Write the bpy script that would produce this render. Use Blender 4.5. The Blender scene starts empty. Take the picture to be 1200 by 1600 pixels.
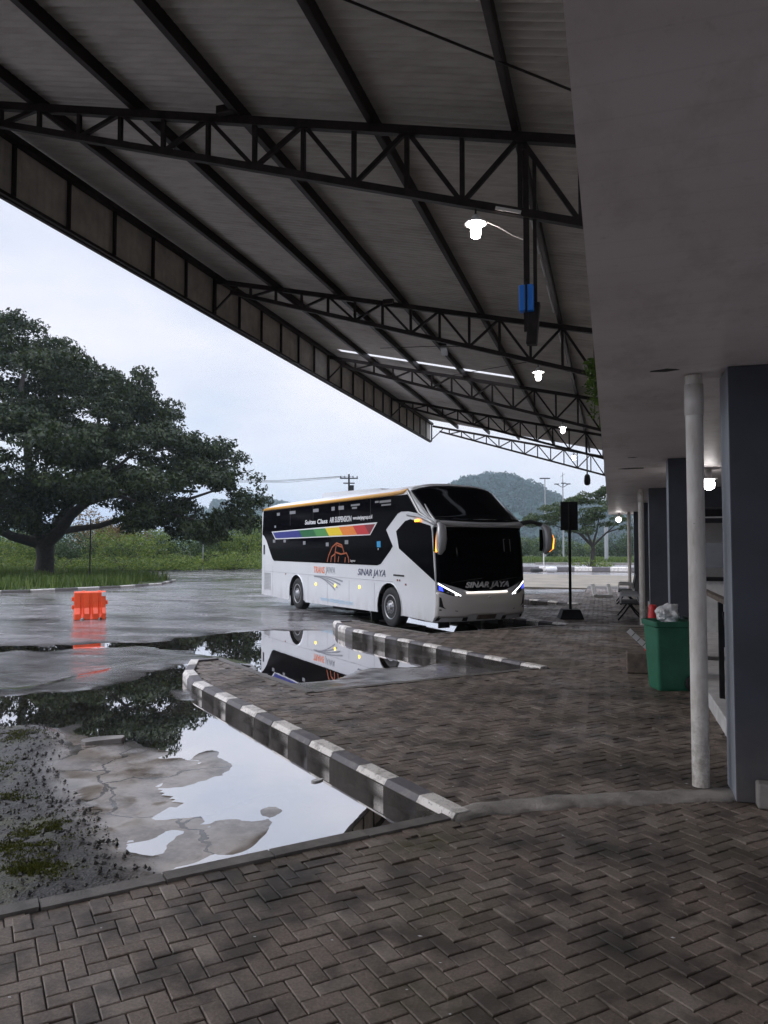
import bpy, bmesh, math, random
import numpy as np
from mathutils import Vector, Matrix, noise as mnoise
random.seed(7); rng = np.random.default_rng(7)
S = bpy.context.scene
COL = S.collection
R = math.radians
PI = math.pi

# ------------------------------------------------------------------ camera
YAW, PITCH, EYE = 16.73, 2.57, 1.85
cam_d = bpy.data.cameras.new('camera')
cam_d.sensor_fit = 'VERTICAL'; cam_d.sensor_height = 36.0; cam_d.lens = 1180 / 1600 * 36.0
cam_d.clip_start = 0.05; cam_d.clip_end = 6000
cam = bpy.data.objects.new('camera', cam_d); COL.objects.link(cam)
cam.location = (0, 0, EYE); cam.rotation_euler = (R(90 + PITCH), 0, R(YAW))
S.camera = cam

# ------------------------------------------------------------------ world, sun, exposure
SUN_EL, SUN_AZ = 31.0, 258.0           # azimuth clockwise from +Y
world = bpy.data.worlds.new('World'); S.world = world; world.use_nodes = True
wt = world.node_tree; wt.nodes.clear()
def wn(t, **k):
    n = wt.nodes.new(t)
    for a, b in k.items(): setattr(n, a, b)
    return n
w_out = wn('ShaderNodeOutputWorld'); w_bg = wn('ShaderNodeBackground'); w_bg.inputs['Strength'].default_value = 0.1
w_sky = wn('ShaderNodeTexSky', sky_type='NISHITA', sun_disc=False)
w_sky.sun_elevation = R(SUN_EL); w_sky.sun_rotation = R(SUN_AZ)
w_co = wn('ShaderNodeTexCoord'); w_map = wn('ShaderNodeMapping'); w_map.inputs['Scale'].default_value = (1.0, 1.0, 2.6)
w_no = wn('ShaderNodeTexNoise'); w_no.inputs['Scale'].default_value = 1.7; w_no.inputs['Detail'].default_value = 6; w_no.inputs['Roughness'].default_value = 0.52
w_ra = wn('ShaderNodeValToRGB')
w_ra.color_ramp.elements[0].position = 0.36; w_ra.color_ramp.elements[0].color = (0.44, 0.555, 0.82, 1)
w_ra.color_ramp.elements[1].position = 0.62; w_ra.color_ramp.elements[1].color = (0.97, 0.95, 1.03, 1)
e = w_ra.color_ramp.elements.new(0.48); e.color = (0.73, 0.78, 0.92, 1)
w_mul = wn('ShaderNodeMix', data_type='RGBA', blend_type='MULTIPLY'); w_mul.inputs[0].default_value = 1.0
w_mul.inputs[7].default_value = (9.0, 9.0, 9.0, 1)
w_mix = wn('ShaderNodeMix', data_type='RGBA'); w_mix.inputs[0].default_value = 0.9
wl = wt.links.new
wl(w_co.outputs['Generated'], w_map.inputs['Vector']); wl(w_map.outputs[0], w_no.inputs['Vector']); wl(w_no.outputs['Fac'], w_ra.inputs['Fac'])
w_sep = wn('ShaderNodeSeparateXYZ'); wl(w_co.outputs['Generated'], w_sep.inputs[0])      # an overcast sky is brightest overhead
w_mr = wn('ShaderNodeMapRange', interpolation_type='SMOOTHSTEP'); w_mr.inputs['From Min'].default_value = .36; w_mr.inputs['From Max'].default_value = .85
w_mr.inputs['To Min'].default_value = 8.7; w_mr.inputs['To Max'].default_value = 36.0; wl(w_sep.outputs['Z'], w_mr.inputs['Value'])
w_cmb = wn('ShaderNodeCombineColor')
for i_ in range(3): wl(w_mr.outputs[0], w_cmb.inputs[i_])
wl(w_cmb.outputs[0], w_mul.inputs[7])
wl(w_ra.outputs['Color'], w_mul.inputs[6])
wl(w_sky.outputs['Color'], w_mix.inputs[6]); wl(w_mul.outputs[2], w_mix.inputs[7])
wl(w_mix.outputs[2], w_bg.inputs['Color']); wl(w_bg.outputs[0], w_out.inputs['Surface'])

sun_d = bpy.data.lights.new('sun', 'SUN'); sun_d.energy = 0.85; sun_d.angle = R(30); sun_d.color = (1.0, 0.96, 0.91)
sun = bpy.data.objects.new('sun', sun_d); COL.objects.link(sun)
_sd = Vector((math.sin(R(SUN_AZ)) * math.cos(R(SUN_EL)), math.cos(R(SUN_AZ)) * math.cos(R(SUN_EL)), math.sin(R(SUN_EL))))
sun.rotation_euler = _sd.to_track_quat('Z', 'Y').to_euler()
S.view_settings.view_transform = 'Standard'; S.view_settings.look = 'None'
S.view_settings.exposure = 0.27; S.view_settings.gamma = 1.0
S.cycles.max_bounces = 8; S.cycles.diffuse_bounces = 4; S.cycles.glossy_bounces = 4; S.cycles.transmission_bounces = 4
S.cycles.caustics_reflective = False; S.cycles.caustics_refractive = False
S.cycles.sample_clamp_indirect = 4.0
try:
    S.cycles.use_denoising = True; S.cycles.denoiser = 'OPENIMAGEDENOISE'
except Exception: pass

# ------------------------------------------------------------------ materials
MATS = {}
class NT:
    def __init__(s, name):
        s.m = bpy.data.materials.new(name); s.m.use_nodes = True; s.t = s.m.node_tree
        s.b = s.t.nodes['Principled BSDF']; s.o = s.t.nodes['Material Output']
    def n(s, t, **k):
        n = s.t.nodes.new(t)
        for a, b in k.items(): setattr(n, a, b)
        return n
    def l(s, a, b): s.t.links.new(a, b)
    def pos(s, scale=(1, 1, 1)):
        g = s.n('ShaderNodeNewGeometry'); mp = s.n('ShaderNodeMapping'); mp.inputs['Scale'].default_value = scale
        s.l(g.outputs['Position'], mp.inputs['Vector']); return mp.outputs[0]
    def noise(s, scale, detail=4, rough=.55, vec=None, st=(1, 1, 1)):
        n = s.n('ShaderNodeTexNoise'); n.inputs['Scale'].default_value = scale; n.inputs['Detail'].default_value = detail
        n.inputs['Roughness'].default_value = rough
        s.l(vec if vec is not None else s.pos(st), n.inputs['Vector']); return n.outputs['Fac']
    def ramp(s, fac, pts):
        r = s.n('ShaderNodeValToRGB'); els = r.color_ramp.elements
        while len(els) < len(pts): els.new(.5)
        for el, (p, c) in zip(els, pts):
            el.position = p; el.color = (c, c, c, 1) if isinstance(c, (int, float)) else (*c, 1)
        s.l(fac, r.inputs['Fac']); return r.outputs['Color']
    def mix(s, fac, a, b, mode='MIX'):
        m = s.n('ShaderNodeMix', data_type='RGBA', blend_type=mode)
        for i, v in ((0, fac), (6, a), (7, b)):
            if isinstance(v, (int, float)): m.inputs[i].default_value = v if i == 0 else (v, v, v, 1)
            elif isinstance(v, tuple): m.inputs[i].default_value = (*v, 1)
            else: s.l(v, m.inputs[i])
        return m.outputs[2]
    def math(s, op, a, b=0.0, clamp=False):
        m = s.n('ShaderNodeMath', operation=op); m.use_clamp = clamp
        for i, v in ((0, a), (1, b)):
            if isinstance(v, (int, float)): m.inputs[i].default_value = v
            else: s.l(v, m.inputs[i])
        return m.outputs[0]
    def attr(s, name):
        a = s.n('ShaderNodeAttribute'); a.attribute_name = name; return a.outputs['Fac']
    def rand(s):
        g = s.n('ShaderNodeNewGeometry'); return g.outputs['Random Per Island']
    def bump(s, h, strength=.3, dist=.01):
        b = s.n('ShaderNodeBump'); b.inputs['Strength'].default_value = strength; b.inputs['Distance'].default_value = dist
        s.l(h, b.inputs['Height']); s.l(b.outputs[0], s.b.inputs['Normal'])
    def set(s, name, v):
        i = s.b.inputs[name]
        if hasattr(v, 'is_linked') or hasattr(v, 'links'): s.l(v, i)
        elif isinstance(v, tuple): i.default_value = (*v, 1)
        else: i.default_value = v

def mat(name, col, rough=.5, metal=0.0, var=0.0, vscale=6.0, bump=0.0, bscale=40.0, emit=None, est=0.0, coat=0.0, spec=None, island=0.0):
    if name in MATS: return MATS[name]
    t = NT(name)
    t.set('Roughness', rough); t.set('Metallic', metal)
    if coat: t.set('Coat Weight', coat); t.set('Coat Roughness', .06)
    if spec is not None: t.set('Specular IOR Level', spec)
    c = col
    if var:
        f = t.noise(vscale, 6, .6)
        lo = tuple(x * (1 - var) for x in col); hi = tuple(min(1, x * (1 + var)) for x in col)
        c = t.ramp(f, [(.3, lo), (.7, hi)])
    if island:
        k = t.ramp(t.rand(), [(0, 1 - island), (1, 1 + island * .8)])
        c = t.mix(1.0, c, k, 'MULTIPLY')
    t.set('Base Color', c)
    if bump: t.bump(t.noise(bscale, 4, .6), bump, .01)
    if emit: t.set('Emission Color', emit); t.set('Emission Strength', est)
    MATS[name] = t.m; return t.m

# --- dark painted steel
m_steel = mat('dark_brown_steel', (.016, .011, .0095), .55, .0, spec=.25, var=.5, vscale=9, bump=.15, bscale=60)
# --- corrugated roof sheet: grey, dirty
t = NT('corrugated_sheet'); f = t.noise(1.2, 6, .62, st=(.35, 1.6, 1)); f2 = t.noise(9, 4, .6, st=(.2, 1, 1))
c = t.ramp(f, [(.25, (.30, .272, .238)), (.5, (.40, .372, .334)), (.75, (.48, .453, .412))])
c = t.mix(.35, c, t.ramp(f2, [(.35, (.23, .195, .17)), (.6, (.45, .41, .37))]))
t.set('Base Color', c); t.set('Roughness', .55); t.set('Metallic', .1); MATS['sheet'] = t.m
m_fascia = mat('fascia_sheet', (.46, .42, .37), .6, .1, var=.25, vscale=3)
# --- soffit: pale painted strip boards
t = NT('soffit_boards')
g = t.n('ShaderNodeNewGeometry'); sx = t.n('ShaderNodeSeparateXYZ'); t.l(g.outputs['Position'], sx.inputs[0])
fr = t.math('FRACT', t.math('MULTIPLY', sx.outputs['Y'], 5.0))
gro = t.math('LESS_THAN', fr, .06)
f = t.noise(1.3, 6, .62); f3 = t.noise(26, 3, .5)
c = t.ramp(f, [(.3, (.74, .67, .67)), (.55, (.82, .76, .765)), (.8, (.86, .82, .83))])
st = t.noise(2.3, 5, .7, st=(1, .5, 1)); c = t.mix(t.ramp(st, [(.50, 0.0), (.72, .5)]), c, (.44, .39, .365)); c = t.mix(t.ramp(t.noise(8, 6, .75), [(.60, 0.0), (.74, .35)]), c, (.34, .30, .28))
pe = t.noise(1.9, 6, .75, st=(1, 2.2, 1)); c = t.mix(t.ramp(pe, [(.735, 0.0), (.745, .9)]), c, (.05, .045, .04))
c = t.mix(t.math('MULTIPLY', gro, .06), c, (.22, .20, .2))
t.set('Base Color', c); t.set('Roughness', .48)
wv = t.math('SINE', t.math('MULTIPLY', sx.outputs['Y'], 31.4)); t.bump(t.math('ADD', wv, t.math('MULTIPLY', f3, .2)), .10, .006)
MATS['soffit'] = t.m
# --- column paint
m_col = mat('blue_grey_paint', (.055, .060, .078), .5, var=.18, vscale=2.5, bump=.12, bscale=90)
ct = m_col.node_tree; cb = ct.nodes['Principled BSDF']; src = cb.inputs['Base Color'].links[0].from_socket
cg = ct.nodes.new('ShaderNodeNewGeometry'); cs = ct.nodes.new('ShaderNodeSeparateXYZ'); ct.links.new(cg.outputs['Position'], cs.inputs[0])
cm_ = ct.nodes.new('ShaderNodeMapRange'); cm_.inputs['From Min'].default_value = .75; cm_.inputs['From Max'].default_value = 0; ct.links.new(cs.outputs['Z'], cm_.inputs['Value'])
cn_ = ct.nodes.new('ShaderNodeTexNoise'); cn_.inputs['Scale'].default_value = 8; cn_.inputs['Detail'].default_value = 7; cn_.inputs['Roughness'].default_value = .72; ct.links.new(cg.outputs['Position'], cn_.inputs['Vector'])
cmu = ct.nodes.new('ShaderNodeMath'); cmu.operation = 'MULTIPLY'; ct.links.new(cm_.outputs[0], cmu.inputs[0]); ct.links.new(cn_.outputs['Fac'], cmu.inputs[1])
cx_ = ct.nodes.new('ShaderNodeMix'); cx_.data_type = 'RGBA'; ct.links.new(cmu.outputs[0], cx_.inputs[0]); ct.links.new(src, cx_.inputs[6]); cx_.inputs[7].default_value = (.16, .135, .115, 1); ct.links.new(cx_.outputs[2], cb.inputs['Base Color'])
m_colside = mat('pale_blue_grey_lit', (.25, .265, .30), .5, var=.15, vscale=2.5)  # lit copy of the column paint: sky light on left faces put into colour
m_wall = mat('white_wall_paint', (.55, .54, .53), .7, var=.08, vscale=1.5)
m_white_ledge = mat('white_ledge_paint', (.6, .58, .57), .6, var=.2, vscale=5, bump=.2)
# --- downpipe: white pvc, dirt towards patches
t = NT('dirty_white_pipe'); f = t.noise(5, 6, .7, st=(2, 2, .5)); f2 = t.noise(30, 4, .7)
c = t.ramp(f, [(.3, (.55, .50, .44)), (.55, (.78, .74, .69)), (.8, (.84, .81, .78))]); c = t.mix(t.ramp(f2, [(.66, 0.0), (.74, .7)]), c, (.10, .08, .065))
g = t.n('ShaderNodeNewGeometry'); sx = t.n('ShaderNodeSeparateXYZ'); t.l(g.outputs['Position'], sx.inputs[0])
lo_ = t.math('MULTIPLY', t.math('SUBTRACT', .9, sx.outputs['Z']), 1.1, True); c = t.mix(t.math('MULTIPLY', lo_, t.ramp(t.noise(11, 6, .75), [(.42, .05), (.62, .85)])), c, (.20, .16, .125))
t.set('Base Color', c); t.set('Roughness', .5); MATS['pipe'] = t.m
# --- paving bricks
t = NT('herringbone_brick')
r0 = t.rand(); big = t.noise(.55, 5, .6); mid = t.noise(3.2, 5, .6); fine = t.noise(70, 4, .7); spk = t.noise(210, 2, .6)
c = t.ramp(r0, [(0, (.11, .082, .066)), (.2, (.180, .136, .108)), (.7, (.232, .180, .146)), (.9, (.30, .247, .208)), (1, (.38, .32, .275))])
c = t.mix(.55, c, t.ramp(fine, [(.3, (.08, .060, .049)), (.5, (.19, .152, .127)), (.72, (.34, .28, .235))]))
c = t.mix(t.ramp(mid, [(.46, 0.0), (.62, .8)]), c, (.050, .040, .034))
c = t.mix(t.ramp(big, [(.52, 0.0), (.70, .6)]), c, (.085, .082, .052))
c = t.mix(t.ramp(t.noise(.9, 4, .6), [(.56, 0.0), (.72, .7)]), c, (.036, .032, .03))
c = t.mix(t.ramp(spk, [(.70, 0.0), (.76, .5)]), c, (.34, .31, .29))
stain = t.attr('stain'); c = t.mix(t.math('MULTIPLY', stain, .95, True), c, (.020, .018, .014))
moss = t.attr('moss'); mf = t.math('MULTIPLY', moss, t.ramp(t.noise(14, 4, .7), [(.35, .1), (.6, .9)])); c = t.mix(mf, c, (.075, .068, .022))
t.set('Base Color', c)
t.set('Roughness', t.ramp(t.noise(1.1, 4, .6), [(.35, .42), (.65, .72)])); t.set('Specular IOR Level', .4)
t.bump(t.math('ADD', fine, t.math('MULTIPLY', spk, .5)), .55, .006); MATS['brick'] = t.m
m_joint = mat('joint_soil', (.05, .042, .035), .8, var=.4, vscale=20, bump=.4, bscale=120)
m_conc = mat('weathered_concrete', (.24, .222, .205), .65, var=.4, vscale=4, bump=.5, bscale=70)
m_edge = mat('edging_concrete', (.15, .135, .12), .6, var=.45, vscale=5, bump=.5, bscale=70)
m_mound = mat('drain_cover_concrete', (.30, .27, .245), .6, var=.45, vscale=4.5, bump=.8, bscale=45)
# --- painted kerb (white / dark), chipped
def kerbmat(name, col):
    t = NT(name); f = t.noise(7, 6, .7); f2 = t.noise(35, 4, .7); f3 = t.noise(2, 3, .5)
    c = t.mix(t.ramp(f, [(.50, 0.0), (.66, .75)]), col, (.24, .215, .19)); c = t.mix(t.ramp(f2, [(.57, 0.0), (.66, .75)]), c, (.12, .105, .09))
    g = t.n('ShaderNodeNewGeometry'); sx = t.n('ShaderNodeSeparateXYZ'); t.l(g.outputs['Position'], sx.inputs[0])
    low = t.math('MULTIPLY', t.math('SUBTRACT', -.085, sx.outputs['Z']), 30.0, True)
    c = t.mix(t.math('MULTIPLY', low, .75), c, (.07, .06, .045))
    t.set('Base Color', c); t.set('Roughness', .6); t.bump(f2, .5, .008); return t.m
m_kw = kerbmat('kerb_white_paint', (.80, .75, .70)); m_kd = kerbmat('kerb_grey_paint', (.13, .12, .13))
# --- wet asphalt
t = NT('wet_asphalt')
g = t.n('ShaderNodeNewGeometry'); sx = t.n('ShaderNodeSeparateXYZ'); t.l(g.outputs['Position'], sx.inputs[0])
fine = t.noise(90, 3, .7); mid = t.noise(1.1, 6, .62, st=(1, 1, 0)); lg = t.noise(.16, 5, .6, st=(1, 1, 0)); streak = t.noise(.55, 6, .65, st=(.5, 1.3, 0))
c = t.ramp(mid, [(.3, (.11, .103, .104)), (.5, (.20, .188, .190)), (.72, (.29, .275, .274))])
c = t.mix(.4, c, t.ramp(fine, [(.3, (.06, .057, .057)), (.7, (.22, .21, .205))]))
c = t.mix(t.ramp(streak, [(.52, 0.0), (.62, .85)]), c, (.04, .037, .035))
vor = t.n('ShaderNodeTexVoronoi'); vor.feature = 'DISTANCE_TO_EDGE'; vor.inputs['Scale'].default_value = .85
wob = t.n('ShaderNodeTexNoise'); wob.inputs['Scale'].default_value = 3.0; wob.inputs['Detail'].default_value = 5; t.l(g.outputs['Position'], wob.inputs['Vector'])
va = t.n('ShaderNodeVectorMath', operation='MULTIPLY_ADD'); t.l(wob.outputs['Color'], va.inputs[0]); va.inputs[1].default_value = (.55, .55, 0); t.l(g.outputs['Position'], va.inputs[2]); t.l(va.outputs[0], vor.inputs['Vector'])
crack = t.math('LESS_THAN', vor.outputs['Distance'], .012)
slab = t.attr('slab'); grav = t.attr('gravel')
sl = t.ramp(t.noise(1.9, 7, .72, st=(1, 1, 0)), [(.30, (.10, .075, .06)), (.42, (.24, .20, .17)), (.52, (.44, .39, .35)), (.7, (.60, .56, .53))])
c = t.mix(slab, c, sl)
c = t.mix(t.math('MULTIPLY', crack, t.math('MULTIPLY', slab, .85)), c, (.03, .025, .022))
gv = t.n('ShaderNodeTexVoronoi'); gv.inputs['Scale'].default_value = 55; t.l(g.outputs['Position'], gv.inputs['Vector'])
gr = t.mix(.6, t.ramp(t.noise(26, 5, .75), [(.3, (.02, .018, .016)), (.55, (.07, .065, .06)), (.75, (.17, .16, .15))]), t.ramp(gv.outputs['Color'], [(.2, (.02, .018, .017)), (.6, (.09, .085, .08)), (.95, (.30, .28, .26))]))
gr = t.mix(t.ramp(t.noise(.9, 4, .6), [(.5, 0.0), (.62, .6)]), gr, (.13, .122, .118)); gr = t.mix(1.0, gr, (.42, .40, .385), 'MULTIPLY')
gr = t.mix(t.ramp(t.noise(1.7, 5, .65), [(.54, 0.0), (.66, .75)]), gr, (.075, .078, .022))
c = t.mix(grav, c, gr)
h = t.attr('dryness')        # 0 at the waterline, 1 some 17 mm above it
c = t.mix(h, t.mix(1.0, c, t.mix(slab, (.5, .48, .47), (.74, .70, .66)), 'MULTIPLY'), c)
t.set('Base Color', c)
ro = t.ramp(t.noise(.8, 5, .62, st=(.6, 1.3, 0)), [(.3, .12), (.5, .22), (.7, .38)])
ro = t.mix(h, (.05, .05, .05), ro); ro = t.mix(t.math('MULTIPLY', slab, h), ro, (.42, .42, .42)); ro = t.mix(grav, ro, (.62, .62, .62)); t.set('Roughness', ro); t.set('Specular IOR Level', .75)
bh = t.math('ADD', fine, t.math('MULTIPLY', t.noise(9, 5, .65), 1.6)); t.bump(t.math('ADD', bh, t.math('MULTIPLY', t.math('MULTIPLY', gv.outputs['Distance'], grav), 6.0)), .22, .006); t.l(t.math('ADD', t.math('MULTIPLY', h, .2), .015), t.t.nodes['Bump'].inputs['Strength']); MATS['asphalt'] = t.m
# --- standing water
t = NT('puddle_water'); lw = t.n('ShaderNodeLayerWeight'); lw.inputs['Blend'].default_value = .5
fac = t.ramp(lw.outputs['Facing'], [(0, .05), (.45, .28), (.62, .66), (.80, .84), (1, .96)])
gl = t.n('ShaderNodeBsdfGlossy'); gl.inputs['Roughness'].default_value = .012; gl.inputs['Color'].default_value = (.93, .92, .93, 1)
df = t.n('ShaderNodeBsdfTransparent'); df.inputs['Color'].default_value = (.80, .74, .64, 1)
bp = t.n('ShaderNodeBump'); bp.inputs['Strength'].default_value = .012; bp.inputs['Distance'].default_value = .02; t.l(t.noise(2.5, 3, .5), bp.inputs['Height']); t.l(bp.outputs[0], gl.inputs['Normal'])
ms = t.n('ShaderNodeMixShader'); t.l(fac, ms.inputs[0]); t.l(df.outputs[0], ms.inputs[1]); t.l(gl.outputs[0], ms.inputs[2]); t.l(ms.outputs[0], t.o.inputs['Surface']); MATS['water'] = t.m
# --- vegetation
def leafmat(name, c0, c1, c2, transl=.25):
    t = NT(name); k = t.ramp(t.rand(), [(0, c0), (.5, c1), (1, c2)]); t.set('Base Color', k); t.set('Roughness', .55); t.set('Specular IOR Level', .25)
    tr = t.n('ShaderNodeBsdfTranslucent'); t.l(k, tr.inputs['Color']); ms = t.n('ShaderNodeMixShader'); ms.inputs[0].default_value = transl
    t.l(t.b.outputs[0], ms.inputs[1]); t.l(tr.outputs[0], ms.inputs[2]); t.l(ms.outputs[0], t.o.inputs['Surface']); return t.m
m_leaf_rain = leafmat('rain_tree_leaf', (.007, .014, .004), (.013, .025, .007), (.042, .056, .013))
m_leaf_bush = leafmat('bush_leaf', (.05, .09, .016), (.11, .165, .028), (.21, .25, .045), .42)
m_leaf_dark = leafmat('dark_bush_leaf', (.018, .038, .012), (.033, .06, .018), (.06, .09, .025), .3)
m_leaf_gold = leafmat('golden_bush_leaf', (.075, .05, .012), (.13, .082, .018), (.17, .11, .025), .3)
m_leaf_small = leafmat('roadside_tree_leaf', (.02, .04, .014), (.04, .066, .02), (.085, .105, .032), .3)
m_leaf_hill = leafmat('hill_forest_leaf', (.005, .030, .030), (.009, .048, .044), (.018, .075, .062), .1)
m_vine = leafmat('vine_leaf', (.05, .10, .02), (.09, .16, .03), (.14, .22, .04), .4)
m_grass = leafmat('grass_blade', (.05, .09, .018), (.09, .14, .026), (.14, .18, .04), .35)
m_moss = leafmat('moss_tuft', (.05, .06, .012), (.085, .095, .018), (.13, .135, .025), .3)
m_bark = mat('dark_bark', (.028, .023, .019), .85, var=.5, vscale=6, bump=.8, bscale=30)
m_turf = mat('turf_soil', (.055, .075, .022), .85, var=.5, vscale=1.5, bump=.5, bscale=30)
m_stone = mat('loose_stone', (.075, .07, .066), .7, var=.4, vscale=8, bump=.5, bscale=60, island=.5)
# --- bus
t = NT('coach_white_paint'); g = t.n('ShaderNodeNewGeometry'); sx = t.n('ShaderNodeSeparateXYZ'); t.l(g.outputs['Position'], sx.inputs[0])
sp_ = t.math('MULTIPLY', t.math('SUBTRACT', .62, sx.outputs['Z'], ), 1.5, True); f = t.ramp(t.noise(4.5, 6, .68, st=(1, 1, .45)), [(.35, .1), (.7, .9)])
c = t.mix(t.math('MULTIPLY', t.math('MULTIPLY', sp_, f), .6), t.ramp(t.noise(1.1, 3, .5), [(.3, (.68, .69, .71)), (.7, (.73, .735, .75))]), (.30, .265, .225))
t.set('Base Color', c); t.set('Roughness', .24); t.set('Coat Weight', .45); t.set('Coat Roughness', .06); m_bw = t.m
m_bgrey = mat('coach_silver_paint', (.74, .70, .66), .3, .0, coat=.3)
m_trim = mat('coach_trim_grey', (.40, .40, .41), .3, .3, coat=.3)
m_blk = mat('coach_black_glass', (.004, .004, .006), .06, spec=.2)
m_blk.node_tree.nodes['Principled BSDF'].inputs['IOR'].default_value = 1.10
m_blkp = mat('black_plastic', (.012, .012, .013), .45)
m_yel = mat('coach_yellow_paint', (.72, .36, .055), .25, coat=.5)
m_rub = mat('tyre_rubber', (.016, .016, .017), .75, bump=.2, bscale=50)
m_rim = mat('wheel_rim_steel', (.34, .34, .35), .35, .7)
m_under = mat('under_body_black', (.010, .010, .010), .7)
m_or = mat('orange_lettering', (.80, .16, .02), .4); m_gy = mat('grey_lettering', (.26, .27, .29), .4); m_nav = mat('dark_lettering', (.06, .065, .12), .4)
m_wl = mat('white_lettering', (.72, .72, .72), .4); m_lb = mat('pale_blue_lettering', (.42, .56, .68), .4)
m_chrome = mat('chrome_lettering', (.55, .55, .56), .2, .9)
m_cy = mat('blue_sticker', (.03, .32, .62), .4)
m_decal = mat('curtain_tag', (.22, .22, .23), .5)
m_redor = mat('orange_line_art', (.34, .075, .02), .45)
RB = [mat('stripe_' + n, c, .35) for n, c in (('navy', (.035, .04, .22)), ('green', (.015, .13, .045)), ('mid_green', (.07, .26, .07)), ('yellow', (.78, .56, .02)), ('orange', (.78, .22, .035)), ('red', (.55, .03, .035)), ('dark_red', (.24, .02, .03)))]
def emat(name, col, st): return mat(name, col, .4, emit=col, est=st)
m_hl = emat('headlight_glow', (.95, .97, 1.0), 2.4); m_drl = emat('light_bar_glow', (1.0, .95, .9), 1.5); m_amb = emat('amber_indicator_glow', (1.0, .33, .03), 2.8)
m_blue = emat('blue_marker_glow', (.04, .07, 1.0), 1.6); m_mark = emat('yellow_marker_glow', (1.0, .70, .10), 1.6); m_violet = emat('violet_display_glow', (.12, .08, .7), .35)
m_bulb = emat('lamp_glow', (1.0, .95, .92), 42.0); m_globe = emat('globe_glow', (1.0, .95, .92), 22.0)
# --- other things
m_barr = mat('orange_barrier_plastic', (.80, .085, .02), .45, var=.12, vscale=4)
m_bin = mat('green_bin_plastic', (.022, .145, .082), .45, var=.2, vscale=5)
m_bind = mat('dark_green_plastic', (.012, .055, .035), .5)
m_black = mat('black_painted_metal', (.010, .010, .012), .65, var=.3, spec=.25)
m_red = mat('cone_red', (.62, .03, .03), .5); m_wht = mat('weathered_white', (.62, .61, .60), .6, var=.15)
m_bluebox = mat('blue_plastic', (.02, .22, .80), .45)
m_galv = mat('galvanised_pole', (.36, .37, .38), .45, .5)
m_brown = mat('old_brown_concrete', (.15, .118, .095), .8, var=.4, vscale=8, bump=.6)
m_shade = mat('white_enamel', (.75, .75, .74), .35)
m_bag = mat('white_plastic_bag', (.72, .72, .72), .45)
m_sand = mat('sandy_paving', (.15, .125, .088), .6, var=.35, vscale=.6, bump=.3)
m_cable = mat('black_cable', (.01, .01, .011), .6); m_wirew = mat('pale_cable', (.55, .52, .48), .6)

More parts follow.
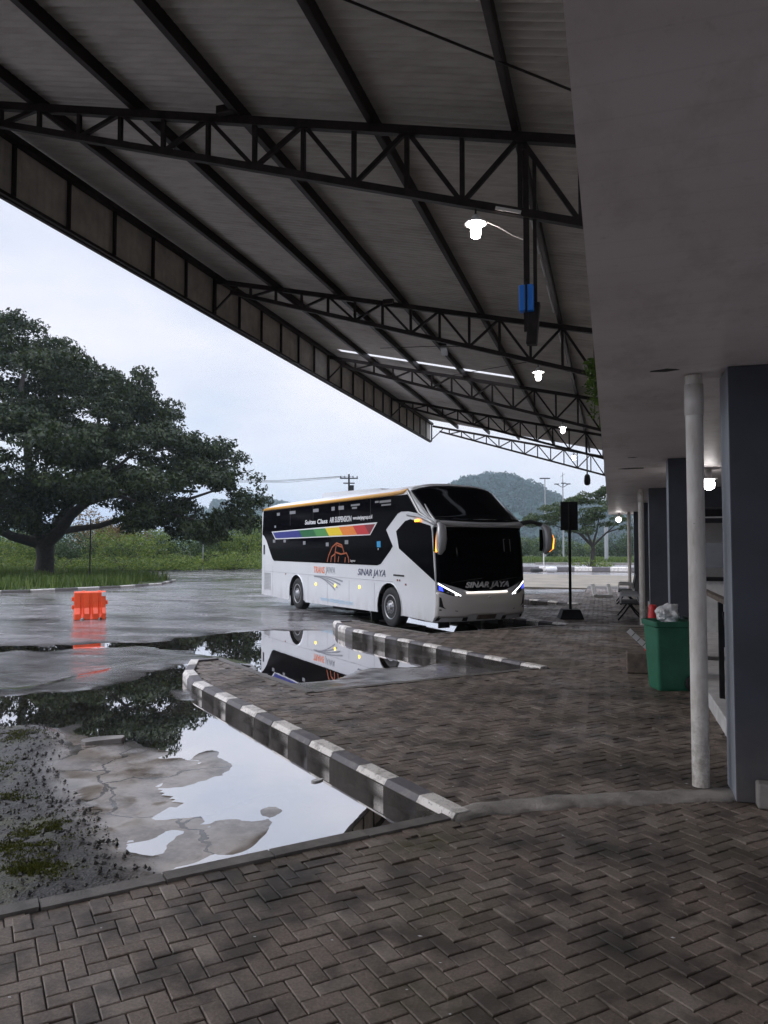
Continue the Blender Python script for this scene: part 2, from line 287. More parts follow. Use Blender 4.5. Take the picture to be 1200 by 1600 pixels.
# ------------------------------------------------------------------ mesh helpers
class MB:
    def __init__(s): s.v = []; s.f = []; s.mi = []; s.sm = []
    def add(s, v, f, m=0, smooth=False):
        o = len(s.v); s.v += [tuple(p) for p in v]
        for q in f: s.f.append([o + i for i in q]); s.mi.append(m); s.sm.append(smooth)
    def box(s, c, size, m=0, rot=None, taper=1.0):
        x, y, z = [q / 2 for q in size]
        v = [Vector((a * x * (taper if d > 0 else 1), b * y * (taper if d > 0 else 1), d * z)) for d in (-1, 1) for a, b in ((-1, -1), (1, -1), (1, 1), (-1, 1))]
        if rot is not None: v = [rot @ p for p in v]
        v = [p + Vector(c) for p in v]
        s.add(v, [(3, 2, 1, 0), (4, 5, 6, 7), (0, 1, 5, 4), (1, 2, 6, 5), (2, 3, 7, 6), (3, 0, 4, 7)], m)
    def bar(s, a, b, w, h, m=0, up=(0, 0, 1)):
        a = Vector(a); b = Vector(b); d = (b - a); L = d.length; d.normalize(); u = Vector(up)
        if abs(d.dot(u)) > .95: u = Vector((0, 1, 0))
        x = d.cross(u).normalized(); u = x.cross(d).normalized()
        rot = Matrix((d, x, u)).transposed(); s.box((a + b) / 2, (L, w, h), m, rot)
    def tube(s, pts, r, n=8, m=0, cap=True, smooth=True):
        pts = [Vector(p) for p in pts]; rs = r if isinstance(r, (list, tuple)) else [r] * len(pts)
        V = []; F = []; pu = None
        for i, p in enumerate(pts):
            d = (pts[min(i + 1, len(pts) - 1)] - pts[max(i - 1, 0)]).normalized()
            if pu is None: pu = Vector((0, 0, 1)) if abs(d.z) < .9 else Vector((1, 0, 0))
            x = d.cross(pu).normalized(); pu = x.cross(d).normalized()
            for k in range(n):
                a = 2 * PI * k / n; V.append(p + (x * math.cos(a) + pu * math.sin(a)) * rs[i])
        for i in range(len(pts) - 1):
            for k in range(n): F.append((i * n + k, i * n + (k + 1) % n, (i + 1) * n + (k + 1) % n, (i + 1) * n + k))
        s.add(V, F, m, smooth)
        if cap:
            s.add(V[:n], [tuple(range(n))[::-1]], m); s.add(V[-n:], [tuple(range(n))], m)
    def lathe(s, prof, c=(0, 0, 0), n=20, m=0, rot=None, smooth=True):
        V = []; F = []
        for (r, z) in prof:
            for k in range(n):
                a = 2 * PI * k / n; p = Vector((r * math.cos(a), r * math.sin(a), z))
                if rot is not None: p = rot @ p
                V.append(p + Vector(c))
        for i in range(len(prof) - 1):
            for k in range(n): F.append((i * n + k, i * n + (k + 1) % n, (i + 1) * n + (k + 1) % n, (i + 1) * n + k))
        F.append(tuple(range(n))[::-1]); F.append(tuple(range((len(prof) - 1) * n, len(prof) * n)))
        s.add(V, F, m, smooth)
    def prism(s, poly, z0, z1, m=0, mtop=None, xf=None):
        n = len(poly); xf = xf or (lambda a, b, c: (a, b, c))
        V = [xf(x, y, z0) for x, y in poly] + [xf(x, y, z1) for x, y in poly]
        s.add(V, [tuple(range(n))[::-1]], m); s.add(V, [tuple(range(n, 2 * n))], m if mtop is None else mtop)
        s.add(V, [(i, (i + 1) % n, n + (i + 1) % n, n + i) for i in range(n)], m)
    def build(s, name, mats, parent=None, loc=None, rotz=0.0, bevel=0.0, recalc=False):
        me = bpy.data.meshes.new(name); me.from_pydata(s.v, [], s.f)
        for mm in (mats if isinstance(mats, (list, tuple)) else [mats]): me.materials.append(mm)
        me.polygons.foreach_set('material_index', s.mi); me.polygons.foreach_set('use_smooth', s.sm)
        if recalc:
            bm = bmesh.new(); bm.from_mesh(me); bmesh.ops.remove_doubles(bm, verts=bm.verts, dist=1e-5); bmesh.ops.recalc_face_normals(bm, faces=bm.faces); bm.to_mesh(me); bm.free()
        me.update()
        o = bpy.data.objects.new(name, me); COL.objects.link(o)
        if parent is not None: o.parent = parent
        if loc is not None: o.location = loc
        o.rotation_euler.z = rotz
        if bevel:
            md = o.modifiers.new('bevel', 'BEVEL'); md.width = bevel; md.segments = 2; md.limit_method = 'ANGLE'; md.angle_limit = R(40)
        return o
def empty(name, label, cat, loc=(0, 0, 0), rotz=0.0, group=None):
    o = bpy.data.objects.new(name, None); COL.objects.link(o); o.location = loc; o.rotation_euler.z = rotz; o.empty_display_size = .2
    tag(o, label, cat, group); return o
def tag(o, label, cat, group=None):
    o['label'] = label; o['category'] = cat
    if group: o['group'] = group
    return o
def kind(o, k): o['kind'] = k; return o
def npmesh(name, V, F, mats, smooth=False, parent=None):
    me = bpy.data.meshes.new(name); V = np.asarray(V, np.float32); F = np.asarray(F, np.int32)
    me.vertices.add(len(V)); me.vertices.foreach_set('co', V.ravel()); k = F.shape[1]
    me.loops.add(F.size); me.loops.foreach_set('vertex_index', F.ravel()); me.polygons.add(len(F))
    me.polygons.foreach_set('loop_start', np.arange(0, F.size, k, dtype=np.int32)); me.polygons.foreach_set('use_smooth', np.full(len(F), smooth))
    me.update(calc_edges=True); me.validate()
    for mm in (mats if isinstance(mats, (list, tuple)) else [mats]): me.materials.append(mm)
    o = bpy.data.objects.new(name, me); COL.objects.link(o)
    if parent is not None: o.parent = parent
    return o
def fattr(o, name, vals):
    a = o.data.attributes.new(name, 'FLOAT', 'POINT'); a.data.foreach_set('value', np.asarray(vals, np.float32))
def inpoly(P, poly):
    x, y = P[:, 0], P[:, 1]; c = np.zeros(len(P), bool); n = len(poly)
    for i in range(n):
        x0, y0 = poly[i]; x1, y1 = poly[(i + 1) % n]
        if y0 == y1: continue
        cond = ((y0 > y) != (y1 > y)) & (x < (x1 - x0) * (y - y0) / (y1 - y0) + x0); c ^= cond
    return c
def sdf(P, poly):
    d = np.full(len(P), 1e9); n = len(poly)
    for i in range(n):
        a = np.array(poly[i], float); b = np.array(poly[(i + 1) % n], float); ab = b - a
        tt = np.clip(((P - a) @ ab) / (ab @ ab), 0, 1); q = a + tt[:, None] * ab; d = np.minimum(d, np.hypot(*(P - q).T))
    return np.where(inpoly(P, poly), -d, d)
_lat = rng.random((256, 256))
def vnoise(x, y):
    xi = np.floor(x).astype(int); yi = np.floor(y).astype(int); fx = x - xi; fy = y - yi; fx = fx * fx * (3 - 2 * fx); fy = fy * fy * (3 - 2 * fy)
    g = lambda a, b: _lat[a & 255, b & 255]
    return (g(xi, yi) * (1 - fx) + g(xi + 1, yi) * fx) * (1 - fy) + (g(xi, yi + 1) * (1 - fx) + g(xi + 1, yi + 1) * fx) * fy
def fbm(x, y, o=4):
    s = 0; a = .5; t = 0
    for i in range(o): s = s + a * vnoise(x * 2 ** i + 17.3 * i, y * 2 ** i + 5.1 * i); t += a; a *= .5
    return s / t
def sstep(a, b, x): q = np.clip((x - a) / (b - a), 0, 1); return q * q * (3 - 2 * q)
def leaves(P, N, size, asp=.6, jit=.9, droop=0.0):
    """one folded leaf quad per point: P centres, N preferred normals"""
    n = len(P); N = N + rng.normal(0, jit, (n, 3)); N /= np.linalg.norm(N, axis=1)[:, None] + 1e-9
    a = rng.normal(0, 1, (n, 3)); a[:, 2] -= droop; a -= N * np.sum(a * N, 1)[:, None]; a /= np.linalg.norm(a, axis=1)[:, None] + 1e-9
    b = np.cross(N, a); sz = size * rng.uniform(.6, 1.35, n)[:, None]
    V = np.stack([P - a * sz, P - b * sz * asp, P + a * sz, P + b * sz * asp], 1).reshape(-1, 3)
    return V, np.arange(4 * n).reshape(-1, 4)

# ------------------------------------------------------------------ platform layout (saw-tooth bus bays)
STEP = 6.57
def shift(p, k): return (p[0], p[1] + STEP * (k - 1))
C1, K1, N1, B1, S1 = (-1.06, 5.12), (-5.42, 9.06), (-6.52, 10.80), (-6.25, 11.16), (-3.69, 8.91)
PLAT = [(7, -6), (-5.5, -6)]
for k in range(0, 6):
    PLAT.append(shift(C1, k))
    if k < 5: PLAT += [shift(K1, k), shift(N1, k), shift(B1, k), shift(S1, k)]
PLAT += [(-1.06, 36.5), (7, 36.5)]

# ------------------------------------------------------------------ road sheet with real puddle basins
WATER, WATER_A = -.2, -.13
PUD_A = [(-.9, 5.2), (-5.5, 9.3), (-6.75, 11.3), (-6.9, 10.15), (-6.9, 8.95), (-7.3, 8.0), (-8.6, 7.6), (-9.2, 6.4), (-7.8, 6.3), (-6.2, 6.75), (-5.7, 7.25), (-4.95, 6.85), (-4.6, 6.25), (-3.75, 6.45), (-3.25, 5.75), (-2.75, 5.4), (-2.85, 4.6), (-2.85, 3.9), (-2.3, 3.6)]
PUD_B = [(-2.7, 13.1), (-3.7, 12.0), (-4.5, 11.1), (-4.9, 10.3), (-6.3, 11.0), (-6.9, 12.3), (-8.2, 13.2), (-9.4, 13.3), (-10.3, 12.3), (-12.2, 11.7), (-12.4, 12.5), (-11.2, 12.9), (-10.2, 13.4), (-9.2, 14.2), (-8.95, 15.85), (-8.0, 16.95), (-6.6, 17.3), (-4.6, 15.2)]
PUD_C = [(-1.5, 18.7), (-3.6, 15.6), (-5.2, 17.4), (-6.4, 19.6), (-7.5, 21.2), (-5.2, 22.2), (-3.0, 21.2)]
GRAV = [(-8.5, 6.2), (-6.6, 6.55), (-6.0, 6.85), (-5.15, 6.2), (-4.9, 5.65), (-4.25, 5.15), (-3.72, 4.75), (-3.25, 4.35), (-2.72, 3.95), (-2.6, 3.5), (-5.0, 1.0), (-9.5, 3.0)]
SLAB = [(-5.5, 6.5), (-4.7, 6.55), (-3.7, 6.5), (-2.9, 5.9), (-2.3, 5.3), (-2.3, 4.5), (-2.75, 3.9), (-3.2, 4.1), (-4.0, 5.0)]
def axis(segs):
    out = []
    for a, b, st in segs: out += list(np.arange(a, b, st))
    return np.array(out + [segs[-1][1]])
XS = axis([(-120, -40, 8), (-40, -20, .8), (-20, -10, .16), (-10, -.6, .055), (-.6, 8, 1.2), (8, 60, 8)])
YS = axis([(-60, 0, 10), (0, 2.2, .4), (2.2, 14, .055), (14, 24, .1), (24, 40, .35), (40, 80, 2), (80, 110, 10)])
gx, gy = np.meshgrid(XS, YS); P = np.stack([gx.ravel(), gy.ravel()], 1)
near = (P[:, 0] > -30) & (P[:, 0] < 2) & (P[:, 1] > 0) & (P[:, 1] < 44)
h = np.full(len(P), -.182); Pn = P[near]
near_a = sstep(1.5, .55, sdf(Pn, PUD_A) + .0)
base_ = -.182 + .070 * near_a; wl_ = np.where(near_a > .5, WATER_A, WATER)
hn = base_ + .020 * (fbm(Pn[:, 0] * .5 + 3, Pn[:, 1] * .8, 5) - .5) * 2 + .007 * (fbm(Pn[:, 0] * 3, Pn[:, 1] * 3, 4) - .5) * 2
wob = .55 * (fbm(Pn[:, 0] * 1.1 + 9, Pn[:, 1] * 1.1, 5) - .5) * 2
for poly in (PUD_A, PUD_B, PUD_C):
    d = sdf(Pn, poly) + wob; hn = hn - np.clip(.018 - .055 * d, 0, .05)
sl = sdf(Pn, SLAB); slm = sstep(.35, -.25, sl + wob * .8); hn = np.where(slm > 0, hn * (1 - slm) + slm * (WATER_A + .0004 + .017 * (fbm(Pn[:, 0] * 2.1 + 31, Pn[:, 1] * 1.7 + 7, 6) - .53) * 2), hn)
gm = sstep(.14, -.26, sdf(Pn, GRAV) + wob * .5)
hn = hn + gm * (.055 + .05 * (fbm(Pn[:, 0] * 2.3, Pn[:, 1] * 2.3, 5) - .4) + .03 * (fbm(Pn[:, 0] * 11, Pn[:, 1] * 11, 3) - .5))
inP = sdf(Pn, PLAT) < -.25; hn[inP] = -.35
h[near] = hn; dryness = np.ones(len(P)); dryness[near] = np.clip((hn - wl_) * 45.0, 0, 1); slab = np.zeros(len(P)); grav = np.zeros(len(P)); slab[near] = slm; grav[near] = gm
nx, ny = len(XS), len(YS); ii = np.arange(nx * ny).reshape(ny, nx)
F = np.stack([ii[:-1, :-1], ii[:-1, 1:], ii[1:, 1:], ii[1:, :-1]], -1).reshape(-1, 4)
road = npmesh('road', np.column_stack([P, h]), F, MATS['asphalt'], True); kind(road, 'structure')
fattr(road, 'slab', slab); fattr(road, 'dryness', dryness); fattr(road, 'gravel', grav)
fc = P[F].mean(1); fsel = F[sdf(fc, PUD_A) < .42]; uq, inv = np.unique(fsel, return_inverse=True)
kind(npmesh('puddle_water', np.column_stack([P[uq], np.full(len(uq), WATER_A)]), inv.reshape(-1, 4), MATS['water']), 'structure')
w = MB(); w.add([(-30, .2, WATER), (1, .2, WATER), (1, 43, WATER), (-30, 43, WATER)], [(0, 1, 2, 3)]); kind(w.build('puddle_water', MATS['water']), 'structure')
w = MB(); w.add([(-3000, -800, -.9), (3000, -800, -.9), (3000, 4500, -.9), (-3000, 4500, -.9)], [(0, 1, 2, 3)]); kind(w.build('terrain', m_turf), 'structure')

# loose stones and moss on the broken edge
P2 = np.column_stack([rng.uniform(-8, -2.4, 40000), rng.uniform(2.2, 7.2, 40000)])
d2 = sdf(P2, GRAV); keep = (d2 < .10) & (rng.random(len(P2)) < np.where(d2 < -1.2, .3, .5)) & (sdf(P2, PLAT) > .1); P2 = P2[keep][:12000]
def road_z(Q):
    from bisect import bisect
    ix = np.clip(np.searchsorted(XS, Q[:, 0]) - 1, 0, nx - 2); iy = np.clip(np.searchsorted(YS, Q[:, 1]) - 1, 0, ny - 2); return h.reshape(ny, nx)[iy, ix]
oct_v = np.array([(1, 0, 0), (0, 1, 0), (-1, 0, 0), (0, -1, 0), (0, 0, .8), (0, 0, -.6)]); oct_f = np.array([(0, 1, 4), (1, 2, 4), (2, 3, 4), (3, 0, 4), (1, 0, 5), (2, 1, 5), (3, 2, 5), (0, 3, 5)])
zz = road_z(P2); n = len(P2); rs = .0035 + .020 * rng.random(n) ** 5.0; jit = rng.uniform(.6, 1.4, (n, 6, 3)); ang = rng.uniform(0, 6.28, n)
V = oct_v[None] * jit * rs[:, None, None]; ca, sa = np.cos(ang)[:, None], np.sin(ang)[:, None]
V = np.stack([V[..., 0] * ca - V[..., 1] * sa, V[..., 0] * sa + V[..., 1] * ca, V[..., 2]], -1) + np.column_stack([P2, zz + rs * .3])[:, None]
kind(npmesh('gravel', V.reshape(-1, 3), (oct_f[None] + 6 * np.arange(n)[:, None, None]).reshape(-1, 3), m_stone), 'stuff')
def tufts(name, pts, hgt, m, wid=.004, per=1, lean=.6):
    n = len(pts); a = rng.uniform(0, 6.28, n); hh = hgt * rng.uniform(.5, 1.4, n); ln = rng.uniform(.1, lean, n) * hh; b = a + rng.normal(1.57, .3, n)
    ww = wid * rng.uniform(.7, 1.4, n); base = np.asarray(pts, float)
    top = base + np.column_stack([np.cos(a) * ln, np.sin(a) * ln, hh]); sd = np.column_stack([np.cos(b) * ww, np.sin(b) * ww, 0 * ww])
    V = np.stack([base - sd, base + sd, top + sd * .25, top - sd * .25], 1).reshape(-1, 3)
    return npmesh(name, V, np.arange(4 * n).reshape(-1, 4), m)
mc = [(-5.8, 6.3, .3), (-5.2, 5.4, .25), (-3.65, 4.05, .25), (-3.75, 4.4, .22), (-4.5, 4.8, .2), (-3.3, 3.75, .18)]
Q = np.vstack([np.column_stack([rng.normal(x, r * .55, 2200), rng.normal(y, r * .55, 2200)]) for x, y, r in mc]); Q = Q[(sdf(Q, PLAT) > .16) & (fbm(Q[:, 0] * 5, Q[:, 1] * 5, 3) > .47)]
kind(tufts('moss', np.column_stack([Q, road_z(Q)]), .011, m_moss, .005), 'stuff')
# broken slabs lying in the shallow puddle
def chunk(name, x, y, w_, d_, hgt, rz, label, m, tilt=0.0):
    b = MB(); n = 9; pl = [(w_ * (1 + .3 * random.uniform(-1, 1)) * math.cos(6.283 * i / n), d_ * (1 + .3 * random.uniform(-1, 1)) * math.sin(6.283 * i / n)) for i in range(n)]
    b.prism(pl, -.03, hgt, 0, xf=lambda a, c, z: (a, c, z + a * tilt)); o = b.build(name, m, loc=(x, y, WATER_A), rotz=rz, bevel=.006); tag(o, label, 'slab'); return o
chunk('broken_slab', -4.95, 6.55, .26, .10, .045, .5, 'flat broken concrete slab beside the mossy rubble at the tree reflection', m_conc, .05)
chunk('stone_block', -2.40, 6.02, .06, .035, .012, .9, 'small pale stone lying in the water near the painted kerb', m_wht)

# ------------------------------------------------------------------ platform: bedding, bricks, edging, kerbs
b = MB(); b.prism(PLAT[::-1] if False else PLAT, -.5, -.014, 0); bed = b.build('platform_ground', m_joint, recalc=True); kind(bed, 'structure')
BL, BW, G = .180, .090, .0028
ang = R(45.6); ux = np.array([math.cos(ang), math.sin(ang)]); uy = np.array([-math.sin(ang), math.cos(ang)])
bricks = []
N_ = 260
ii_, jj_ = np.meshgrid(np.arange(-N_, N_), np.arange(-N_, N_), indexing='ij')
# herringbone: unit cell of side BW; horizontal brick at (i,j) where (i-j)%4==0, vertical where (i-j)%4==2 ... 
kk = (ii_ - jj_) % 4
hz = kk == 0; vt = kk == 3
H_ = np.column_stack([ii_[hz] * BW, jj_[hz] * BW, np.full(hz.sum(), BL), np.full(hz.sum(), BW)])
V_ = np.column_stack([ii_[vt] * BW, jj_[vt] * BW, np.full(vt.sum(), BW), np.full(vt.sum(), BL)])
A = np.vstack([H_, V_]); cx = A[:, 0] + A[:, 2] / 2; cy = A[:, 1] + A[:, 3] / 2
org = np.array([-1.678, 2.848])
ctr = org + cx[:, None] * ux + cy[:, None] * uy
ok = (ctr[:, 0] > -8) & (ctr[:, 0] < 2.6) & (ctr[:, 1] > 1.2) & (ctr[:, 1] < 34)
A, ctr = A[ok], ctr[ok]
ok = sdf(ctr, PLAT) < -.10; A, ctr = A[ok], ctr[ok]; n = len(A)
hw, hh = A[:, 2] / 2 - G, A[:, 3] / 2 - G; tz = rng.normal(0, .0016, n) - np.abs(rng.normal(0, .0012, n)); tx = rng.normal(0, .010, n); ty = rng.normal(0, .010, n); rj = rng.normal(0, .008, n)
sink = .02 * (fbm(ctr[:, 0] * .45, ctr[:, 1] * .45, 3) - .5); tz = tz + sink * .5 - .006 * (rng.random(n) > .965)
loc = []
for (sx_, sy_) in ((-1, -1), (1, -1), (1, 1), (-1, 1)):
    for lvl in (0, 1, 2):
        ins = (0, 0, .0045)[lvl]; x = sx_ * (hw - ins); y = sy_ * (hh - ins); z = (-.03, -.0032, 0)[lvl] + (tz + x * tx + y * ty if lvl else 0)
        x2 = x - y * rj; y2 = y + x * rj
        wp = ctr + x2[:, None] * ux + y2[:, None] * uy; loc.append(np.column_stack([wp, np.broadcast_to(z, n)]))
V = np.stack(loc, 1)  # n,12,3
fl = [(2, 5, 8, 11)]
for c in range(4):
    d = (c + 1) % 4
    fl += [(c * 3, d * 3, d * 3 + 1, c * 3 + 1), (c * 3 + 1, d * 3 + 1, d * 3 + 2, c * 3 + 2)]
Fb = (np.array(fl)[None] + 12 * np.arange(n)[:, None, None]).reshape(-1, 4)
pav = npmesh('brick_paving', V.reshape(-1, 3), Fb, MATS['brick']); kind(pav, 'structure')
VV = V.reshape(-1, 3)[:, :2]
def blob(x, y, rx, ry, rot=0.0):
    dx, dy = VV[:, 0] - x, VV[:, 1] - y; c, s = math.cos(rot), math.sin(rot); u = (dx * c + dy * s) / rx; v = (-dx * s + dy * c) / ry
    return np.exp(-(u * u + v * v) * 1.3)
st_ = np.maximum.reduce([blob(.02, 3.75, .20, .17), .85 * blob(-1.75, 3.75, .28, .16, .6), .6 * blob(-2.1, 4.0, .2, .12, .6), .55 * blob(-1.95, 3.35, .1, .09), .5 * blob(-.1, 4.85, 1.0, .25), .6 * blob(.5, 6.6, .9, .35), .5 * blob(.45, 10.0, .7, .5), .55 * blob(-1.2, 9.8, .9, .3)])
st_ = np.maximum(st_, .9 * blob(.02, 3.72, .24, .2)); fattr(pav, 'stain', np.clip(st_ * (.75 + .9 * fbm(VV[:, 0] * 9, VV[:, 1] * 9, 3)), 0, 1))
fattr(pav, 'moss', np.clip(np.maximum.reduce([blob(-1.15, 4.65, .38, .2, .8), .7 * blob(-.85, 3.9, .3, .3), .6 * blob(-2.9, 3.0, .15, .15), .6 * blob(-.75, 3.1, .3, .2), .8 * blob(-6.0, 10.9, .25, .25)]), 0, 1))
# concrete edging strips on the unpainted bay edges
for k in range(0, 6):
    e = MB()
    def strip(p, q, wid, z0, z1, seg=.62, mi=0, off=0.0):
        p = Vector(p); q = Vector(q); d = (q - p); L = d.length; d.normalize(); nrm = Vector((-d.y, d.x)); nseg = max(1, int(L / seg)); p = p + nrm * off
        for i in range(nseg):
            a = p + d * (L * i / nseg + .004); c = p + d * (L * (i + 1) / nseg - .004); j = random.uniform(-.006, .006)
            e.prism([tuple(a), tuple(c), tuple(c + nrm * wid), tuple(a + nrm * wid)], z0, z1 + j, mi)
    if k == 0: strip((-5.5, -5.9), shift(C1, 0), .11, -.3, .008)
    else:
        s_, c_, b_ = shift(S1, k - 1), shift(C1, k), shift(B1, k - 1)
        strip(c_, s_, -.11, -.3, .008); strip(s_, b_, -.11, -.3, .008)
        strip(c_, s_, .11, -.03, -.006, .1, 1, .004); strip(s_, b_, .11, -.03, -.006, .1, 1, .004)
    o = e.build('edging_kerb', [m_edge, MATS['brick']], bevel=.005); kind(o, 'structure')
def path_pts(pts, step):
    out = [Vector(pts[0])]; 
    for a, b_ in zip(pts[:-1], pts[1:]):
        a = Vector(a); b_ = Vector(b_); n = max(1, round((b_ - a).length / step))
        for i in range(1, n + 1): out.append(a.lerp(b_, i / n))
    return out
def painted_kerb(pts, step=.465, wid=.16, z0=-.32, z1=.028, first=0, name='painted_kerb'):
    b = MB(); pp = path_pts(pts, step)
    for i in range(len(pp) - 1):
        a, c = pp[i], pp[i + 1]; d = (c - a).normalized(); nr = Vector((d.y, -d.x)); g = .004; j = random.uniform(-.004, .004)
        a = a + d * (g + random.uniform(-.02, .02) * (i > 0)); c = c - d * g
        sec = [(0, z0), (0, z1 - .05), (.035, z1 + j), (wid, z1 + j), (wid, z0)]
        V = [(a.x + nr.x * u, a.y + nr.y * u, z) for u, z in sec] + [(c.x + nr.x * u, c.y + nr.y * u, z) for u, z in sec]
        F = [(0, 1, 6, 5), (1, 2, 7, 6), (2, 3, 8, 7), (3, 4, 9, 8), (4, 3, 2, 1, 0), (5, 6, 7, 8, 9)]
        b.add(V, F, (i + first) % 2)
    o = b.build(name, [m_kw, m_kd], bevel=.006, recalc=True); return o
klab = {1: 'long black and white kerb beside the sky reflecting puddle, nearest the camera', 2: 'black and white kerb between the bus reflection puddle and the bus wheels', 3: 'short visible stretch of black and white kerb right of the bus front, by the sign post', 4: 'black and white kerb end beyond the sign post base', 0: 'unseen'}
def extr(p, q, d):
    p = Vector(p); q = Vector(q); u = (q - p).normalized(); return tuple(p - u * d)
for k in range(1, 5):
    c0, k0, n0, b0 = (shift(p, k) for p in (C1, K1, N1, B1))
    o = painted_kerb([c0, k0, (k0[0] - .62, k0[1] + .78), n0, b0]); kind(o, 'structure')
# drain covers: concrete humps from the downpipes to the kerb ends, with outlet holes
for k in (1, 3):
    c0 = shift(C1, k); py = 6.25 if k == 1 else 18.45; b = MB(); V = []; F = []; n = 26; mm = 9
    for i in range(n):
        q = i / (n - 1); x = c0[0] + .03 + (.66 - c0[0] - .03 + .22) * q; y = c0[1] + .10 + (py - c0[1] - .12) * (q ** .75); wdt = .15 + .018 * math.sin(i * 1.7)
        for j in range(mm):
            a = PI * j / (mm - 1); V.append((x, y + math.cos(a) * wdt + .012 * random.uniform(-1, 1), -.012 + math.sin(a) ** .7 * (.036 + .004 * math.sin(i * .9)) + .004 * random.uniform(-1, 1)))
    for i in range(n - 1):
        for j in range(mm - 1): F.append((i * mm + j, i * mm + j + 1, (i + 1) * mm + j + 1, (i + 1) * mm + j))
    b.add(V, F, 0, True); kind(b.build('drain_path', m_mound, recalc=True), 'structure')
kd_ = Vector((K1[0] - C1[0], K1[1] - C1[1], 0)).normalized(); ko_ = Vector((-kd_.y, kd_.x, 0))
dq = Vector((C1[0], C1[1], -.085)) + kd_ * .15 + ko_ * .004; rq = ko_.to_track_quat('Z', 'Y').to_matrix(); do = empty('drain_outlet', 'round dark drain outlet in the end of the nearest painted kerb', 'drain', dq)
b = MB(); b.lathe([(.040, -.05), (.040, .0015), (.02, .002)], n=18, rot=rq); b.build('opening', m_under, do)
b = MB(); b.lathe([(.052, -.05), (.052, .004), (.042, .006), (.041, -.05)], n=18, rot=rq); b.build('rim', m_conc, do)

Q = np.column_stack([rng.uniform(-3, .7, 70), rng.uniform(2.4, 9, 70)]); Q = Q[sdf(Q, PLAT) < -.25]; n = len(Q)
V = oct_v[None] * rng.uniform(.5, 1.5, (n, 6, 3)) * np.array([1.4, .8, .4]) * rng.uniform(.004, .009, n)[:, None, None] + np.column_stack([Q, np.full(n, .003)])[:, None]
kind(npmesh('litter', V.reshape(-1, 3), (oct_f[None] + 6 * np.arange(n)[:, None, None]).reshape(-1, 3), m_wht), 'stuff')

# ------------------------------------------------------------------ far setting: sandy apron, verges, median, tree island
def sheet(name, poly, z, m, thick=.3):
    b = MB(); b.prism(poly, z - thick, z, 0); o = b.build(name, m, recalc=True); return kind(o, 'structure')
sheet('paved_path', [(-12, 37), (9, 36.5), (14, 52), (-9, 54)], -.12, m_sand)
ISL = [(-21.9, 22.0), (-24.2, 27.2), (-23.2, 30.0), (-22.6, 33.1), (-23.2, 36.3), (-26.6, 40.3), (-32.5, 43.6), (-38.7, 44.3), (-60, 45), (-60, 22)]
ISL = [(-40, 17.5), (-29.5, 23.3), (-24.6, 27.6), (-23.0, 31.5), (-22.7, 34.5), (-24.3, 38.2), (-27.5, 40.8), (-33, 43.6), (-39, 44.6), (-70, 46), (-70, 17.5)]
sheet('grass_island_ground', ISL, -.09, m_turf)
VERGE = [(-90, 46.5), (-46.5, 48.6), (-36.8, 51.9), (-33.6, 56), (-29.8, 60.8), (-22, 70), (-12, 90), (60, 95), (60, 260), (-160, 260), (-160, 46.5)]
sheet('verge_ground', VERGE, -.06, m_turf)
MED = [(-10, 60.6), (2.6, 61.2), (6, 62), (6, 65), (1.5, 66), (-9, 65)]
sheet('median_ground', MED, -.02, m_conc)
kind(painted_kerb([(-40 + 10.5, 23.2), (-24.6, 27.5), (-22.95, 31.5), (-22.65, 34.5), (-24.2, 38.2)], 1.1, .2, -.3, -.075), 'structure')
kind(painted_kerb([(-9.5, 60.5), (2.6, 61.1), (6, 61.9)][::-1], 1.3, .25, -.3, .22), 'structure')
sheet('far_kerb', [(-8, 84), (30, 86), (30, 86.6), (-8, 84.6)], .02, m_conc)

# ------------------------------------------------------------------ canopy
TY = [7.15 + 6.56 * i for i in range(5)]
XR, XL = -.14, -7.8
rz = lambda x: 5.78 + .222 * (-.25 - x)          # underside of the sheets
canopy = empty('platform_canopy', 'long sloping platform canopy of grey corrugated sheet on dark steel trusses and purlins', 'canopy', (0, 0, 0))
def corr(x0, x1, y0, y1, name='roof_sheet', per=.105, amp=.019, off=.06):
    nY = int((y1 - y0) / per * 6); ys = np.linspace(y0, y1, nY); xs = np.linspace(x0, x1, 4)
    z = amp * np.cos(ys / per * 2 * PI); V = []; 
    for x in xs: V.append(np.column_stack([np.full(nY, x), ys, rz(x) + off + z]))
    V = np.vstack(V); ii = np.arange(len(V)).reshape(4, nY)
    F = np.stack([ii[:-1, :-1], ii[:-1, 1:], ii[1:, 1:], ii[1:, :-1]], -1).reshape(-1, 4)
    return npmesh(name, V, F, MATS['sheet'], True, canopy)
y = -5.0
gap0, gap1 = 19.85, 20.18
seams = [-5, 1.2, 7.5, 13.6, gap0]
corr(XL - .05, XR, -5, 7.35, off=.062); corr(XL - .05, XR, 7.2, 13.9, off=.072); corr(XL - .05, XR, 13.75, gap0, off=.062)
corr(-2.35, XR, gap0 - .02, gap1 + .02, off=.068); corr(XL - .05, -7.35, gap0 - .02, gap1 + .02, off=.068)
corr(XL - .05, XR, gap1, 27.0, off=.062); corr(XL - .05, XR, 26.85, 32.75, off=.072)
PX = [-.80, -2.25, -3.75, -5.05, -6.45]
for x in PX:
    b = MB()   # lipped channel
    z = rz(x) + .05
    b.box((x, 14, z - .075), (.012, 38, .15)); b.box((x - .03, 14, z - .006), (.06, 38, .012)); b.box((x - .03, 14, z - .144), (.06, 38, .012)); b.box((x - .058, 14, z - .125), (.006, 38, .03))
    b.build('purlin', m_steel, canopy)
